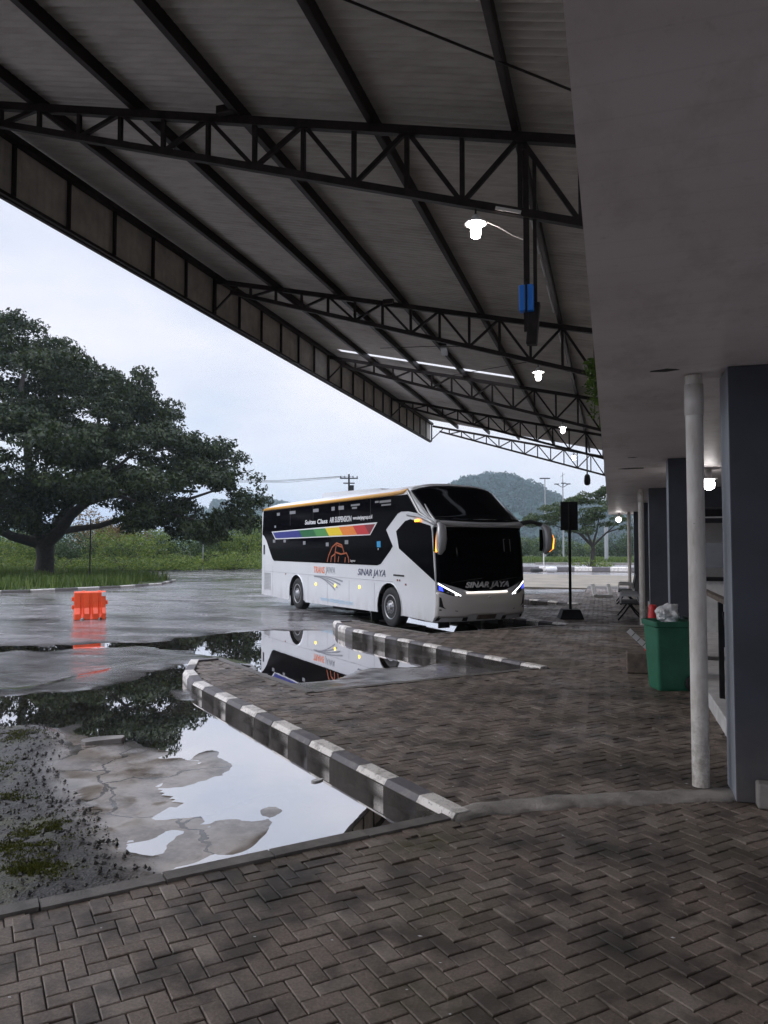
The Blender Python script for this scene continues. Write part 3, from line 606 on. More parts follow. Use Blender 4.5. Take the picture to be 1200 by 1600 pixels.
for i, ty in enumerate(TY):
    tr = bpy.data.objects.new('truss', None); COL.objects.link(tr); tr.parent = canopy; tr.location = (0, ty, 0)
    top = lambda x: rz(x) - .14; bot = lambda x: 4.86 + .305 * (-.25 - x)
    xl = -7.72
    b = MB(); b.bar((xl, 0, top(xl)), (XR, 0, top(XR)), .07, .09); b.build('top_chord', m_steel, tr)
    xe = -7.4
    b = MB(); b.bar((xe, 0, min(bot(xe), top(xe) - .05)), (XR - .06, 0, bot(XR - .06)), .07, .075); b.build('bottom_chord', m_steel, tr)
    b = MB(); xs_ = [-.23 - .56 * j for j in range(14)]
    for j, x in enumerate(xs_[:13]):
        if top(x) - bot(x) > .08: b.bar((x, 0, bot(x)), (x, 0, top(x)), .045, .045)
        if j < 12:
            x2 = xs_[j + 1]
            if top(x2) - bot(x2) > .1:
                if j % 2 == 0: b.bar((x, .0, bot(x)), (x2, 0, top(x2)), .04, .045)
                else: b.bar((x, 0, top(x)), (x2, 0, bot(x2)), .04, .045)
    b.build('lattice_web', m_steel, tr)
    if i in (0, 1):
        b = MB(); b.box((-3.87 if i == 0 else -4.0, -.12, rz(-3.9) - .1), (.2, .08, .08)); b.build('cleat', m_steel, tr)
# fascia
fz0, fz1 = 6.58, rz(XL) + .0
b = MB(); ys = np.arange(-5, TY[4] + .02, .03); V = []
for z in (fz0, fz1): V += [(XL - .03 + .008 * math.cos(yy / .15 * 2 * PI) , yy, z) for yy in ys]
nn = len(ys); b.add(V, [(i, i + 1, nn + i + 1, nn + i) for i in range(nn - 1)], 0, True); fas = b.build('fascia', m_fascia, canopy)
y = TY[0]; ps = []
for i in range(-11, 25):
    yy = TY[0] + i * 6.56 / 6
    if yy > TY[4] + .05: break
    b = MB(); b.box((XL + .03, yy, (fz0 + fz1) / 2), (.045, .05 if i % 6 else .09, fz1 - fz0 - .1)); b.build('fascia_post', m_steel, fas)
b = MB(); b.box((XL + .015, 14.0, fz0 + .02), (.06, 2 * (TY[4] - 14), .05)); b.box((XL - .045, 14.0, fz0 - .012), (.06, 2 * (TY[4] - 14), .025)); b.build('fascia_rail', m_steel, fas)
b = MB(); b.box((XL + .06, 14.0, fz1 - .06), (.12, 2 * (TY[4] - 14), .09)); b.build('fascia_rail', m_steel, fas)
for ty in TY[1:]:
    b = MB(); b.bar((XL + .03, ty, fz0 + .1), (-7.25, ty, rz(-7.3) - .2), .035, .035); b.build('fascia_brace', m_steel, fas)
b = MB(); b.tube([(-.27, 6.45, 5.72), (-2.4, 4.8, 6.06)], .011, 8); b.tube([(-2.4, 4.8, 6.02), (-4.6, 3.1, 6.5)], .011, 8); b.build('brace_rod', m_steel, canopy)
b = MB(); b.tube([(-2.3, 14.3, 5.66), (-3.4, 15.2, 6.0), (-5.2, 17, 6.55)], .008, 6); b.tube([(-1.5, 15.5, 5.62), (-4.3, 19.5, 6.33)], .008, 6); b.build('brace_rod', m_steel, canopy)
b = MB()   # glossy highlight on the last purlin, modelled as broken pale bars
for y0, y1 in ((2.2, 4.05), (4.25, 4.8), (4.95, 5.3), (8.8, 10.3), (10.5, 11.2), (11.6, 13.0), (14.2, 15.4)):
    b = MB(); b.tube([(-.885, y0, rz(-.85) - .085), (-.885, y1, rz(-.85) - .085)], .013, 8); b.build('glint_conduit', m_wht, canopy)
b = MB(); b.bar((-1.02, 7.105, 5.085), (-.78, 7.105, 5.012), .012, .03); b.build('glint_conduit', m_wirew, canopy)

# pendant lamps under the trusses
def pendant(x, y, zb, label, cable=None):
    r = empty('pendant_lamp', label, 'lamp', (x, y, zb + .06), group='pendant lamps under the canopy trusses')
    b = MB(); b.tube([(0, 0, .29), (0, 0, .14)], .012, 8); b.tube([(-.0, 0, .29), (.0, 0, .24)], .02, 8); b.build('hanger', m_steel, r)
    b = MB(); b.lathe([(.025, .17), (.045, .15), (.06, .115), (.115, .085), (.135, .06), (.132, .055), (.10, .07), (.05, .09), (.02, .10)], n=24); b.build('lamp_shade', m_shade, r)
    b = MB(); b.lathe([(.03, .085), (.055, .06), (.062, .0), (.062, -.06), (.055, -.10), (.03, -.12), (.005, -.125)], n=20); b.build('bulb', m_bulb, r)
    r.scale = (.8, .8, .8)
    if cable:
        c = MB(); c.tube(cable, .008, 6); c.build('cable', m_wirew, r)
lx = [-1.22, -1.22, -1.18, -1.2]
for i, lab in enumerate(('lit pendant lamp under the first truss, with a pale cable running to the hanging rods', 'lit pendant lamp under the second truss, next to the hanging vine', 'lit pendant lamp under the third truss, just above the soffit edge', 'lit pendant lamp smallest and lowest of the row, against the sky at the end truss')):
    k = i if i < 3 else 3
    zb = 4.86 + .305 * (-.25 - lx[i]) - .29
    pendant(lx[i], TY[k], zb, lab, [(.14, .02, .07), (.28, .04, .0), (.44, .04, -.12), (.62, .02, -.22)] if i == 0 else None)
# hanging rods carrying a blue box
hr = empty('hanging_rods', 'pair of dark rods hanging from the first truss with a bright blue box', 'hanger', (-.70, TY[0], 0))
b = MB(); b.box((-.035, 0, 4.75), (.055, .03, 1.75)); b.build('rod', m_steel, hr)
b = MB(); b.box((.045, .0, 4.72), (.035, .03, 1.65)); b.build('rod', m_steel, hr)
b = MB(); b.box((.02, .03, 3.95), (.10, .10, .40), 0, Matrix.Rotation(R(5), 3, 'Y')); b.build('bracket', m_galv if False else m_steel, hr, bevel=.01)
b = MB(); b.box((-.035, -.03, 4.18), (.135, .09, .25)); b.box((-.035, -.08, 4.18), (.02, .02, .30), 1); b.build('blue_box', [m_bluebox, m_black], hr, bevel=.012)
sp = empty('hanging_speaker', 'small dark speaker hung on a rod below the far trusses, against the hill sky', 'speaker', (-.76, TY[3], 0))
b = MB(); b.tube([(0, 0, 5.6), (0, 0, 4.3)], .022, 8); b.build('rod', m_steel, sp)
b = MB(); b.lathe([(.04, 4.32), (.09, 4.26), (.11, 4.1), (.10, 3.98), (.05, 3.93)], n=12); b.build('speaker_body', m_black, sp)
fl = empty('floodlight', 'grey floodlight box mounted under the roof sheets between second and third trusses', 'floodlight', (-3.35, 15.6, 6.02), R(10))
b = MB(); b.box((0, 0, 0), (.14, .62, .10)); b.build('housing', m_galv, fl, bevel=.015)
b = MB(); b.box((-.02, -.36, .05), (.16, .05, .1)); b.build('bracket', m_black, fl)
# vine hanging over the soffit edge
vn = empty('hanging_vine', 'green leafy vine spilling over the edge of the soffit by the second truss', 'plant', (-.14, 13.0, 4.6))
q = rng.normal(0, 1, (520, 3)) * np.array([.07, .17, .28]); q[:, 2] = np.where(q[:, 2] > .25, .25 - .3 * q[:, 2], q[:, 2]); q[:, 0] -= .10
q[:, 2] += .1; Vv, Fv = leaves(q, np.tile([0, 0, 1.0], (len(q), 1)), .045, .5, droop=1.0); npmesh('foliage', Vv, Fv, m_vine, parent=vn)
b = MB()
for i in range(9): b.tube([(.05, random.uniform(-.2, .2), .35), (-.08, random.uniform(-.2, .2), .28), (-.10, random.uniform(-.22, .22), -random.uniform(.2, .75))], .004, 5)
b.build('stem', m_vine, vn)

# ------------------------------------------------------------------ terminal building
bld = empty('terminal_building', 'terminal building with wide pale soffit and dark blue grey columns along the platform', 'building', (0, 0, 0))
SZ = 3.18
b = MB(); b.box((4.905, 13.5, SZ + .06), (10.0, 40.0, .12)); b.build('soffit', MATS['soffit'], bld)
b = MB(); b.box((.0, 13.5, (SZ + .12 + 6.0) / 2), (.2, 39.98, 6.0 - SZ - .12 - .004)); b.build('upper_wall', m_wall, bld)
for (px_, py_, sc_) in ((.40, 6.05, .10), (.36, 13.6, .22), (.33, 11.9, .07)):
    b = MB(); n = 9; b.prism([(sc_ * 1.0 * math.cos(6.283 * i / n) * random.uniform(.6, 1.2), sc_ * .55 * math.sin(6.283 * i / n) * random.uniform(.4, 1.2)) for i in range(n)], -.003, .001); o = b.build('peeled_patch', m_under, bld, loc=(px_, py_, SZ))
CYS = [6.05, 12.2, 18.4, 24.6, 30.8]
for y in [-.2] + CYS:
    b = MB(); b.box((1.07, y + .2, SZ / 2), (.46, .42, SZ - .004), 0)
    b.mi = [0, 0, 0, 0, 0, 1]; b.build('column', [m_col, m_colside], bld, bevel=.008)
b = MB(); b.box((5.6, 13.5, SZ / 2), (.2, 39, SZ - .006)); b.build('back_wall', m_wall, bld)
b = MB(); b.box((3.6, 33.2, SZ / 2), (3.8, .2, SZ - .006)); b.build('end_wall', m_wall, bld)
for a, c in zip([-.2] + CYS[:-1], CYS):
    b = MB(); b.box((3.25, (a + c) / 2 + .2, .0), (4.4, c - a - .43, .32)); b.build('ledge', m_white_ledge, bld, bevel=.012)
    b = MB(); b.box((3.3, c + .2, SZ - .24), (3.2, .3, .45)); b.build('beam', m_col, bld)
b = MB(); b.box((3.4, 17.5, 2.55), (3.6, .08, .16), 0); b.box((3.4, 17.44, 2.46), (3.6, .03, .03), 1); b.build('beam', [m_black, m_wht], bld)
# railing on the ledge
rl = empty('railing', 'black steel railing with diagonal brace on the white ledge behind the near downpipe', 'railing', (1.16, 0, .16))
for yy in (9.2, 7.35):
    b = MB(); b.box((0, yy, .53), (.05, .07, 1.06)); b.build('post', m_black, rl)
b = MB(); b.box((0, 8.9, 1.10), (.07, 3.6, .05)); b.build('top_rail', m_brown, rl)
b = MB(); b.bar((.02, 9.1, .95), (.02, 7.9, .05), .03, .04); b.build('brace', m_black, rl)
wb = empty('waiting_bench', 'dark waiting bench inside the open hall behind the near downpipe', 'bench', (2.0, 13.2, .16))
b = MB(); b.box((0, 0, .42), (.5, 1.6, .05)); b.build('seat', m_black, wb)
b = MB(); b.box((.25, 0, .72), (.05, 1.6, .5)); b.build('backrest', m_black, wb)
for yy in (-.6, .6):
    b = MB(); b.box((0, yy, .2), (.45, .05, .4)); b.build('leg', m_black, wb)
kb = empty('ticket_counter', 'grey and white ticket counter glimpsed inside the hall', 'counter', (3.0, 16.4, .16))
b = MB(); b.box((0, 0, .5), (2.6, .6, 1.0)); b.build('counter_body', m_wht, kb)
b = MB(); b.box((0, -.02, 1.03), (2.7, .7, .06)); b.build('counter_top', m_black, kb)
b = MB(); b.box((0, .1, 1.5), (2.4, .06, .5)); b.build('screen', m_colside, kb)
# soffit and hall lamps
def globe(x, y, z, label):
    r = empty('globe_lamp', label, 'lamp', (x, y, z))
    b = MB(); b.lathe([(.01, .26), (.05, .25), (.05, .12), (.14, .10), (.14, .085), (.05, .08)], n=18); b.build('lamp_shade', m_shade, r)
    b = MB(); b.lathe([(.03, .085), (.08, .06), (.105, .0), (.08, -.07), (.03, -.10), (.004, -.105)], n=18); b.build('bulb', m_globe, r)
globe(.30, 32.0, 2.92, 'lit round lamp under the far end of the soffit beside the roadside tree')
globe(1.62, 14.0, 2.91, 'lit round lamp inside the hall between the near downpipe and the column')
# downpipes
def downpipe(x, y, label, lean=0.0):
    r = empty('downpipe', label, 'pipe', (x, y, 0), group='white downpipes along the columns')
    b = MB(); pts = [(lean * (1 - z / 3.2), 0, z) for z in (.03, .5, 1.0, 1.5, 2.0, 2.5, 3.0, SZ - .01)]; b.tube(pts, .064, 20); b.build('pipe', MATS['pipe'], r)
    b = MB(); b.lathe([(.064, 2.86), (.070, 2.86), (.070, 3.1), (.064, 3.1)], n=20); b.build('coupling', MATS['pipe'], r)
downpipe(.63, 6.27, 'tall dirty white downpipe nearest the camera, in front of the first dark column', .0)
downpipe(.67, 18.45, 'white downpipe behind the green bin, thin in the distance')
downpipe(.67, 30.9, 'white downpipe farthest along the columns, beside the far soffit lamp')
o = MB(); o.box((1.335, 5.975, .09), (.74, .11, .18)); tag(o.build('concrete_block', m_conc, bevel=.015), 'low pale concrete block at the foot of the first dark column', 'block')

# ------------------------------------------------------------------ bus
BY = R(-44.53); ba = np.array([-3.651, 16.62]); bl = np.array([.701, .713])
HW = 1.27
bc = ba + bl * HW
bus = empty('bus', 'white and black double height coach with rainbow stripe and lit headlights parked at the bay', 'bus', (bc[0], bc[1], -.185), BY)
fpz = [.3, .45, .7, .93, .97, 1.0, 1.6, 2.2, 2.43, 2.46, 2.50, 2.60, 2.65, 2.70, 3.0, 3.3, 3.45, 3.55, 3.61]
fps = [.14, .04, 0, 0, .01, .02, .05, .12, .17, .13, .06, .03, .08, .22, .62, 1.03, 1.22, 1.42, 1.75]
bwz = [.3, 2.44, 2.5, 2.62, 2.72, 3.5]; bws = [.24, .22, .25, .26, .36, .34]
def fs(yv, z):
    tt = abs(yv) / HW; return float(np.interp(z, fpz, fps) + np.interp(z, bwz, bws) * tt ** 3.2)
ROOF = [(HW, 3.20), (HW - .012, 3.29), (HW - .06, 3.39), (HW - .14, 3.45), (HW - .35, 3.525), (HW - .75, 3.58), (0, 3.61)]
def ztop(yv):
    a = abs(yv); ys_ = [p[0] for p in ROOF][::-1]; zs_ = [p[1] for p in ROOF][::-1]; return float(np.interp(a, ys_, zs_))
REAR = -11.85
body = MB()
# nose shell
ycol = [-HW, -HW + .012, -HW + .06, -HW + .14, -HW + .35, -.7, -.52, -.3, 0, .3, .52, .7, HW - .35, HW - .14, HW - .06, HW - .012, HW]
zrow = [.3, .38, .45, .55, .7, .85, .95, 1.0, 1.3, 1.6, 1.9, 2.2, 2.35, 2.43, 2.46, 2.5, 2.55, 2.6, 2.65, 2.7, 2.85, 3.0, 3.1, 3.2]
V = []
for yv in ycol:
    zt = ztop(yv)
    for z in zrow + [3.2 + (zt - 3.2) * q for q in (.34, .67, 1.0)]: V.append((-fs(yv, z), yv, z))
nr = len(zrow) + 3
body.add(V, [(i * nr + j, (i + 1) * nr + j, (i + 1) * nr + j + 1, i * nr + j + 1) for i in range(len(ycol) - 1) for j in range(nr - 1)], 0, True)
# roof shell
V = []
xs_st = np.linspace(0, 1, 14)
rp = [(-y_, z_) for y_, z_ in ROOF] + [(y_, z_) for y_, z_ in ROOF[::-1][1:]]
for (yv, z) in rp:
    x0 = -fs(yv, z)
    for q in xs_st: 
        xx = x0 + (REAR - x0) * q; drop = .05 * max(0, (q - .93) / .07) ** 2
        V.append((xx, yv, z - drop))
m14 = len(xs_st)
body.add(V, [(i * m14 + j, i * m14 + j + 1, (i + 1) * m14 + j + 1, (i + 1) * m14 + j) for i in range(len(rp) - 1) for j in range(m14 - 1)], 0, True)
WF, WR_, WRAD = -2.40, -8.55, .50
def arch(cx_, r0=.62, zc=.48, n=14):
    a0 = math.asin((.33 - zc) / r0)
    return [(cx_ + r0 * math.cos(a), zc + r0 * math.sin(a)) for a in np.linspace(PI - a0, a0, n)]
prof = [(REAR, .30), (-9.3, .26)] + arch(WR_) + [(-7.8, .27), (-3.1, .33)] + arch(WF) + [(-1.7, .34)]
zfront = [z for z in zrow]
for z in zfront: prof.append((-fs(HW, z), z))
prof += [(REAR, 3.2)]
for sgn in (-1, 1):
    V = [(x, sgn * HW, z) for x, z in prof]; body.add(V, [tuple(range(len(V))) if sgn < 0 else tuple(range(len(V)))[::-1]], 0)
body.add([(REAR, -HW, .3), (REAR, HW, .3), (REAR, HW, 3.2), (REAR, HW - .14, 3.36), (REAR, -HW + .14, 3.36), (REAR, -HW, 3.2)], [(0, 1, 2, 3, 4, 5)], 0)
bodyo = body.build('body', m_bw, bus)
b = MB()   # underbody and wheel wells
b.box((-5.4, 0, .44), (4.4, 2.44, .1)); b.box((-.98, 0, .44), (1.5, 2.2, .1)); b.box((-10.5, 0, .44), (2.5, 2.44, .1)); b.box((WF, 0, .75), (1.3, 2.1, .7)); b.box((WR_, 0, .75), (1.3, 1.9, .7))
b.box((-5.9, -.75, .30), (.9, .5, .25)); b.box((-4.6, .3, .3), (1.4, .9, .24)); b.box((-7.3, 0, .32), (.5, 1.9, .2)); b.box((-3.6, -.9, .22), (.05, .5, .32)); b.build('underbody', m_under, bus)
def side(name, poly, m, off=.006, parent=bus, sgn=-1, base=0.0, label=None):
    b = MB(); xf = lambda s, z, d: (-s, sgn * (HW + d), z); b.prism(poly, base, off, 0, xf=xf); o = b.build(name, m, parent, recalc=True); return o
win = [(11.70, 3.285), (11.80, 2.45), (11.62, 2.38), (11.38, 2.22), (10.78, 1.60), (10.62, 1.52), (3.05, 1.53), (2.85, 1.57), (2.33, 1.93), (2.22, 2.03), (2.57, 2.45), (1.98, 2.83), (1.80, 2.875), (1.45, 2.87), (.98, 2.80), (1.02, 2.86), (1.5, 3.285)]
glass = side('side_window', win, m_blk, .008); side('side_window', win, m_blk, .008, sgn=1)
dwin = [(1.60, 2.64), (2.04, 2.40), (1.90, 1.97), (.27, 1.23), (.31, 1.5), (.40, 2.36), (.45, 2.50), (1.35, 2.68)]
dg = side('driver_window', dwin, m_blk, .008); side('driver_window', dwin, m_blk, .008, sgn=1)
for s0 in (3.4, 5.3, 7.2, 9.1): side('pane_joint', [(s0, 3.28), (s0 + .018, 3.28), (s0 + .018, 2.70), (s0, 2.70)], m_blkp, .0105, glass, base=.0082)
b = MB()   # curtain tags behind the glass seen as pale marks
for s0, z0, w0, h0 in ((10.2, 3.12, .28, .1), (8.9, 3.13, .5, .10), (7.0, 3.12, .42, .10), (5.75, 3.12, .22, .11), (5.2, 3.12, .35, .11), (4.3, 3.16, .55, .05), (4.35, 3.08, .3, .05), (3.05, 3.18, .2, .05), (2.6, 3.17, .6, .06), (2.55, 3.08, .5, .04), (10.6, 2.2, .22, .1), (9.6, 2.2, .2, .1), (7.9, 2.13, .2, .11), (6.15, 2.08, .2, .11), (4.85, 2.14, .22, .11), (10.5, 2.7, .15, .08)):
    b = MB(); b.box((-s0, -(HW + .0095), z0), (w0, .003, h0)); b.build('curtain_tag', m_decal, glass)
side('sticker', [(3.05, 2.15), (2.85, 2.16), (2.84, 2.0), (3.04, 2.0)], m_cy, .0115, glass, base=.0082); side('sticker', [(3.0, 1.97), (2.95, 1.97), (2.98, 1.92)], m_wl, .0115, glass, base=.0082)
# rainbow band
b = MB(); xf = lambda s, z, d: (-s, -(HW + d), z)
b.prism([(10.85, 2.53), (3.02, 2.65), (3.42, 2.32), (10.48, 2.26)], .008, .011, 0, xf=xf)
top = lambda s: 2.50 + (10.7 - s) * .0143; bo = lambda s: 2.295 + (10.4 - s) * .0072
ed = [10.72, 8.35, 7.2, 6.3, 5.35, 4.45, 3.75, 3.14]
for i in range(7):
    s0, s1 = ed[i], ed[i + 1]; k = -.28
    a0 = 10.44 if i == 0 else s0 + k; a1 = 3.44 if i == 6 else s1 + k
    b.prism([(s0, top(s0)), (s1, top(s1)), (a1, bo(a1)), (a0, bo(a0))], .011, .013, i + 1, xf=xf)
b.build('rainbow_stripe', [m_wl] + RB, glass, recalc=True)
# yellow roof edge
for sgn in (-1, 1):
    b = MB(); pts = [(-1.62, sgn * (HW - .10), 3.415), (-1.75, sgn * (HW - .03), 3.365), (-2.2, sgn * (HW - .012), 3.345), (-6, sgn * (HW - .012), 3.34), (-11.3, sgn * (HW - .012), 3.335), (-11.8, sgn * (HW - .05), 3.32)]
    b.tube(pts, [.03, .06, .058, .055, .055, .04], 10); b.build('roof_edge_trim', m_yel, bus)
# A-pillar trims and eyebrow
for sgn in (-1, 1):
    b = MB(); b.tube([(-1.50, sgn * (HW - .02), 3.36), (-1.22, sgn * (HW - .01), 3.10), (-.92, sgn * (HW - .0), 2.80), (-.55, sgn * (HW - .01), 2.66)], [.045, .05, .045, .03], 8)
    b.tube([(-.86, sgn * (HW - .10), 3.02), (-.60, sgn * (HW - .07), 2.80), (-.36, sgn * (HW - .06), 2.63)], [.012, .03, .03], 8); b.build('pillar_trim', m_trim, bus)
b = MB(); pts = []; 
for i in range(25):
    tt = -1 + 2 * i / 24; yv = tt * (HW + .01); pts.append((-fs(min(HW, abs(yv)), 2.55) + .03, yv, 2.545 - .045 * math.cos(tt * PI / 2)))
b.tube([(-1.5, -HW - .005, 2.79), (-.9, -HW - .005, 2.72), (-.5, -HW - .01, 2.62)] + pts + [(-.5, HW + .01, 2.62), (-.9, HW + .005, 2.72), (-1.5, HW + .005, 2.79)], [.03, .045, .05] + [.043] * 25 + [.05, .045, .03], 10); b.build('eyebrow_trim', m_trim, bus)
def nose(name, fy, zlo, zhi, m, off=.008, ny_=28, nz_=14, parent=bus):
    V = []; F = []
    for i in range(ny_ + 1):
        tt = -1 + 2 * i / ny_
        for j in range(nz_ + 1):
            yl = fy * tt; z = zlo(yl) + (zhi(yl) - zlo(yl)) * j / nz_; V.append((-fs(yl, z) + off, yl, z))
    for i in range(ny_):
        for j in range(nz_): a = i * (nz_ + 1) + j; F.append((a, a + nz_ + 1, a + nz_ + 2, a + 1))
    b = MB(); b.add(V, F, 0, True); o = b.build(name, m, parent); md = o.modifiers.new('solid', 'SOLIDIFY'); md.thickness = .006; md.offset = 0; return o
uw = nose('upper_windscreen', HW - .05, lambda y_: 2.585 + .05 * (abs(y_) / HW) ** 2, lambda y_: 3.52 - .17 * (abs(y_) / HW) ** 3, m_blk, .010, 30, 20)
lw = nose('lower_windscreen', HW - .02, lambda y_: .99 + .24 * max(0, (abs(y_) / HW - .38) / .62), lambda y_: 2.465, m_blk, .010, 30, 20)
bump_ = nose('bumper', HW - .005, lambda y_: .40 + .05 * (abs(y_) < .55), lambda y_: .965 + .02 * max(0, (abs(y_) / HW - .4) / .6), m_bgrey, .012, 40, 10)
def npatch(name, pts, m, off, parent):      # polygon given in (y, z) laid on the nose
    b = MB(); V = [(-fs(y_, z) + off, y_, z) for y_, z in pts] + [(-fs(y_, z) + off - .03, y_, z) for y_, z in pts]; n = len(pts)
    b.add(V, [tuple(range(n)), tuple(range(n, 2 * n))[::-1]] + [(i, (i + 1) % n, n + (i + 1) % n, n + i) for i in range(n)], 0); return b.build(name, m, parent, recalc=True)
def strip_patch(name, pairs, m, off, parent):   # pairs of (y, zlo, zhi)
    b = MB(); V = []; F = []
    for y_, z0, z1 in pairs: V += [(-fs(y_, z0) + off, y_, z0), (-fs(y_, z1) + off, y_, z1), (-fs(y_, z0) + off - .03, y_, z0), (-fs(y_, z1) + off - .03, y_, z1)]
    for i in range(len(pairs) - 1):
        a = 4 * i; c = a + 4; F += [(a, c, c + 1, a + 1), (a + 2, a + 3, c + 3, c + 2), (a + 1, c + 1, c + 3, a + 3), (a, a + 2, c + 2, c)]
    F += [(0, 1, 3, 2), (4 * len(pairs) - 4, 4 * len(pairs) - 2, 4 * len(pairs) - 1, 4 * len(pairs) - 3)]
    b.add(V, F); return b.build(name, m, parent, recalc=True)
for sg in (-1, 1):
    hl = strip_patch('headlight', [(sg * y_, z0, z1) for y_, z0, z1 in ((.72, .875, .92), (.80, .875, .975), (.92, .90, 1.045), (1.05, .94, 1.12), (1.16, .99, 1.19), (1.235, 1.04, 1.225))], m_blkp, .020, bus)
    strip_patch('headlight_strip', [(sg * y_, z0, z1) for y_, z0, z1 in ((.73, .885, .915), (.80, .918, .955), (.92, .985, 1.022), (1.05, 1.055, 1.092), (1.15, 1.115, 1.155), (1.225, 1.16, 1.20))], m_hl, .026, hl)
    for yy, zz_ in ((.84, .915), (.94, .95), (1.03, .985)): npatch('headlight_lens', [(sg * (yy - .03), zz_ - .02), (sg * (yy + .03), zz_ - .01), (sg * (yy + .03), zz_ + .03), (sg * (yy - .03), zz_ + .02)], m_drl if yy < .9 else m_trim, .026, hl)
    npatch('marker_light', [(sg * 1.12, 1.0), (sg * 1.21, 1.03), (sg * 1.21, 1.13), (sg * 1.14, 1.10)], m_blue, .027, hl)
    npatch('air_slot', [(sg * 1.17, .86), (sg * 1.21, .88), (sg * 1.21, .66), (sg * 1.06, .60), (sg * 1.12, .66)], m_blkp, .020, bump_)
    npatch('air_slot', [(sg * 1.20, .57), (sg * .78, .545), (sg * .80, .56), (sg * 1.2, .60)], m_blkp, .022, bump_)
    npatch('lower_lip', [(sg * .5, .40), (sg * 1.2, .44), (sg * 1.24, .33), (sg * .5, .31)], m_blkp, .02, bump_)
strip_patch('light_bar', [(y_, .958, .984) for y_ in np.linspace(-.58, .58, 9)], m_drl, .034, bus)
npatch('number_plate', [(-.26, .34), (.26, .34), (.26, .45), (-.26, .45)], m_brown, .05, bump_)
npatch('destination_display', [(-.25, 2.70), (.35, 2.69), (.35, 2.725), (-.25, 2.735)], m_violet, .014, uw)
npatch('windscreen_sticker', [(.55, 1.9), (.78, 1.9), (.78, 2.2), (.55, 2.2)], m_decal, .014, lw)
npatch('painted_side_reflection', [(.92, 1.72), (1.10, 1.72), (1.10, 2.40), (.92, 2.40)], mat('painted_reflection', (.035, .055, .058), .08), .014, lw)  # reflection on the windscreen, painted as a paler patch
for y0_, y1_, z1_ in ((-.95, -.15, 1.22), (.1, .92, 1.22)):
    b = MB(); b.tube([(-fs(y0_, 1.16) + .03, y0_, 1.20), (-fs((y0_ + y1_) / 2, z1_) + .035, (y0_ + y1_) / 2, z1_ + .03), (-fs(y1_, z1_) + .03, y1_, z1_ + .07)], .009, 6); b.build('wiper', m_trim if False else m_blkp, lw)
b = MB(); b.lathe([(.022, 0), (.022, .02), (.01, .025)], c=(.0, .05, .86), n=12, rot=Matrix.Rotation(R(90), 3, 'Y')); b.build('emblem', m_chrome, bump_)
# mirrors
for sg in (-1, 1):
    if sg < 0: ctr_ = [(-.05, -1.30, 2.53), (.10, -1.33, 2.45), (.13, -1.35, 2.2), (.12, -1.36, 1.98), (.06, -1.35, 1.86)]; arm = [(-.3, -1.22, 2.58), (-.08, -1.30, 2.58)]
    else: ctr_ = [(.06, 1.60, 2.53), (.14, 1.66, 2.45), (.16, 1.70, 2.2), (.14, 1.70, 1.98), (.06, 1.66, 1.86)]; arm = [(-.25, 1.20, 2.58), (-.05, 1.35, 2.62), (.06, 1.58, 2.55)]
    b = MB(); b.tube(ctr_, [.05, .105, .125, .11, .05], 14); mr = b.build('mirror', m_trim, bus)
    b = MB(); b.tube(arm, [.06, .05] + ([.045] if sg > 0 else []), 10); b.build('mirror_arm', m_blkp if sg > 0 else m_trim, mr)
    b = MB(); b.box((.01, sg * 1.40 if sg < 0 else 1.645, 2.17), (.05, .15, .52)); b.build('mirror_glass', m_blk, mr)
    oy = -.085 if sg < 0 else .12; ox = .02 if sg > 0 else -.07
    b = MB(); b.tube([(ctr_[i][0] + ox + (.02 if sg < 0 else .02), ctr_[i][1] + oy * q, ctr_[i][2] + dz) for i, q, dz in ((1, .8, -.1), (2, 1.0, 0), (3, .98, 0), (4, .85, .05))], .028, 8); b.build('mirror_indicator', m_amb, mr)
b = MB(); b.box((-.98, -(HW + .045), 2.63), (.2, .03, .06)); b.build('indicator', m_amb, bus, bevel=.01)
# wheels
def wheel(x, sg):
    rot = Matrix.Rotation(R(90) * (1 if sg < 0 else -1), 3, 'X')
    w_ = bpy.data.objects.new('wheel', None); COL.objects.link(w_); w_.parent = bus; w_.location = (x, sg * (HW - .03), WRAD)
    b = MB(); b.lathe([(.30, -.01), (.33, .012), (.44, .005), (.485, -.02), (.5, -.06), (.5, -.27), (.46, -.30), (.3, -.3)], n=36, rot=rot); b.build('tyre', m_rub, w_)
    b = MB(); b.lathe([(.305, -.012), (.315, .006), (.285, .0), (.27, -.07), (.20, -.075), (.19, -.02), (.17, -.01), (.10, .0), (.09, .05), (.075, .06)], n=30, rot=rot)
    for k in range(10):
        a = 2 * PI * k / 10; p = rot @ Vector((.145 * math.cos(a), .145 * math.sin(a), .0)); b.lathe([(.016, 0), (.016, .025), (.008, .03)], c=p, n=6, rot=rot)
    b.build('rim', m_rim, w_)
    b = MB()
    for k in range(10):
        a = 2 * PI * (k + .5) / 10; p = rot @ Vector((.235 * math.cos(a), .235 * math.sin(a), -.066)); b.lathe([(.026, -.01), (.026, .0), (.01, .001)], c=p, n=10, rot=rot)
    b.build('rim_hole', m_under, w_)
for x in (WF, WR_):
    for sg in (-1, 1): wheel(x, sg)
for cx_ in (WF, WR_):
    b = MB(); b.tube([(x, -HW - .002, z) for x, z in arch(cx_, .635)], .018, 8); b.build('wheel_arch_trim', m_bw, bus)
b = MB(); b.box((-9.15, -1.05, .28), (.03, .35, .42)); b.build('mud_flap', m_under, bus)
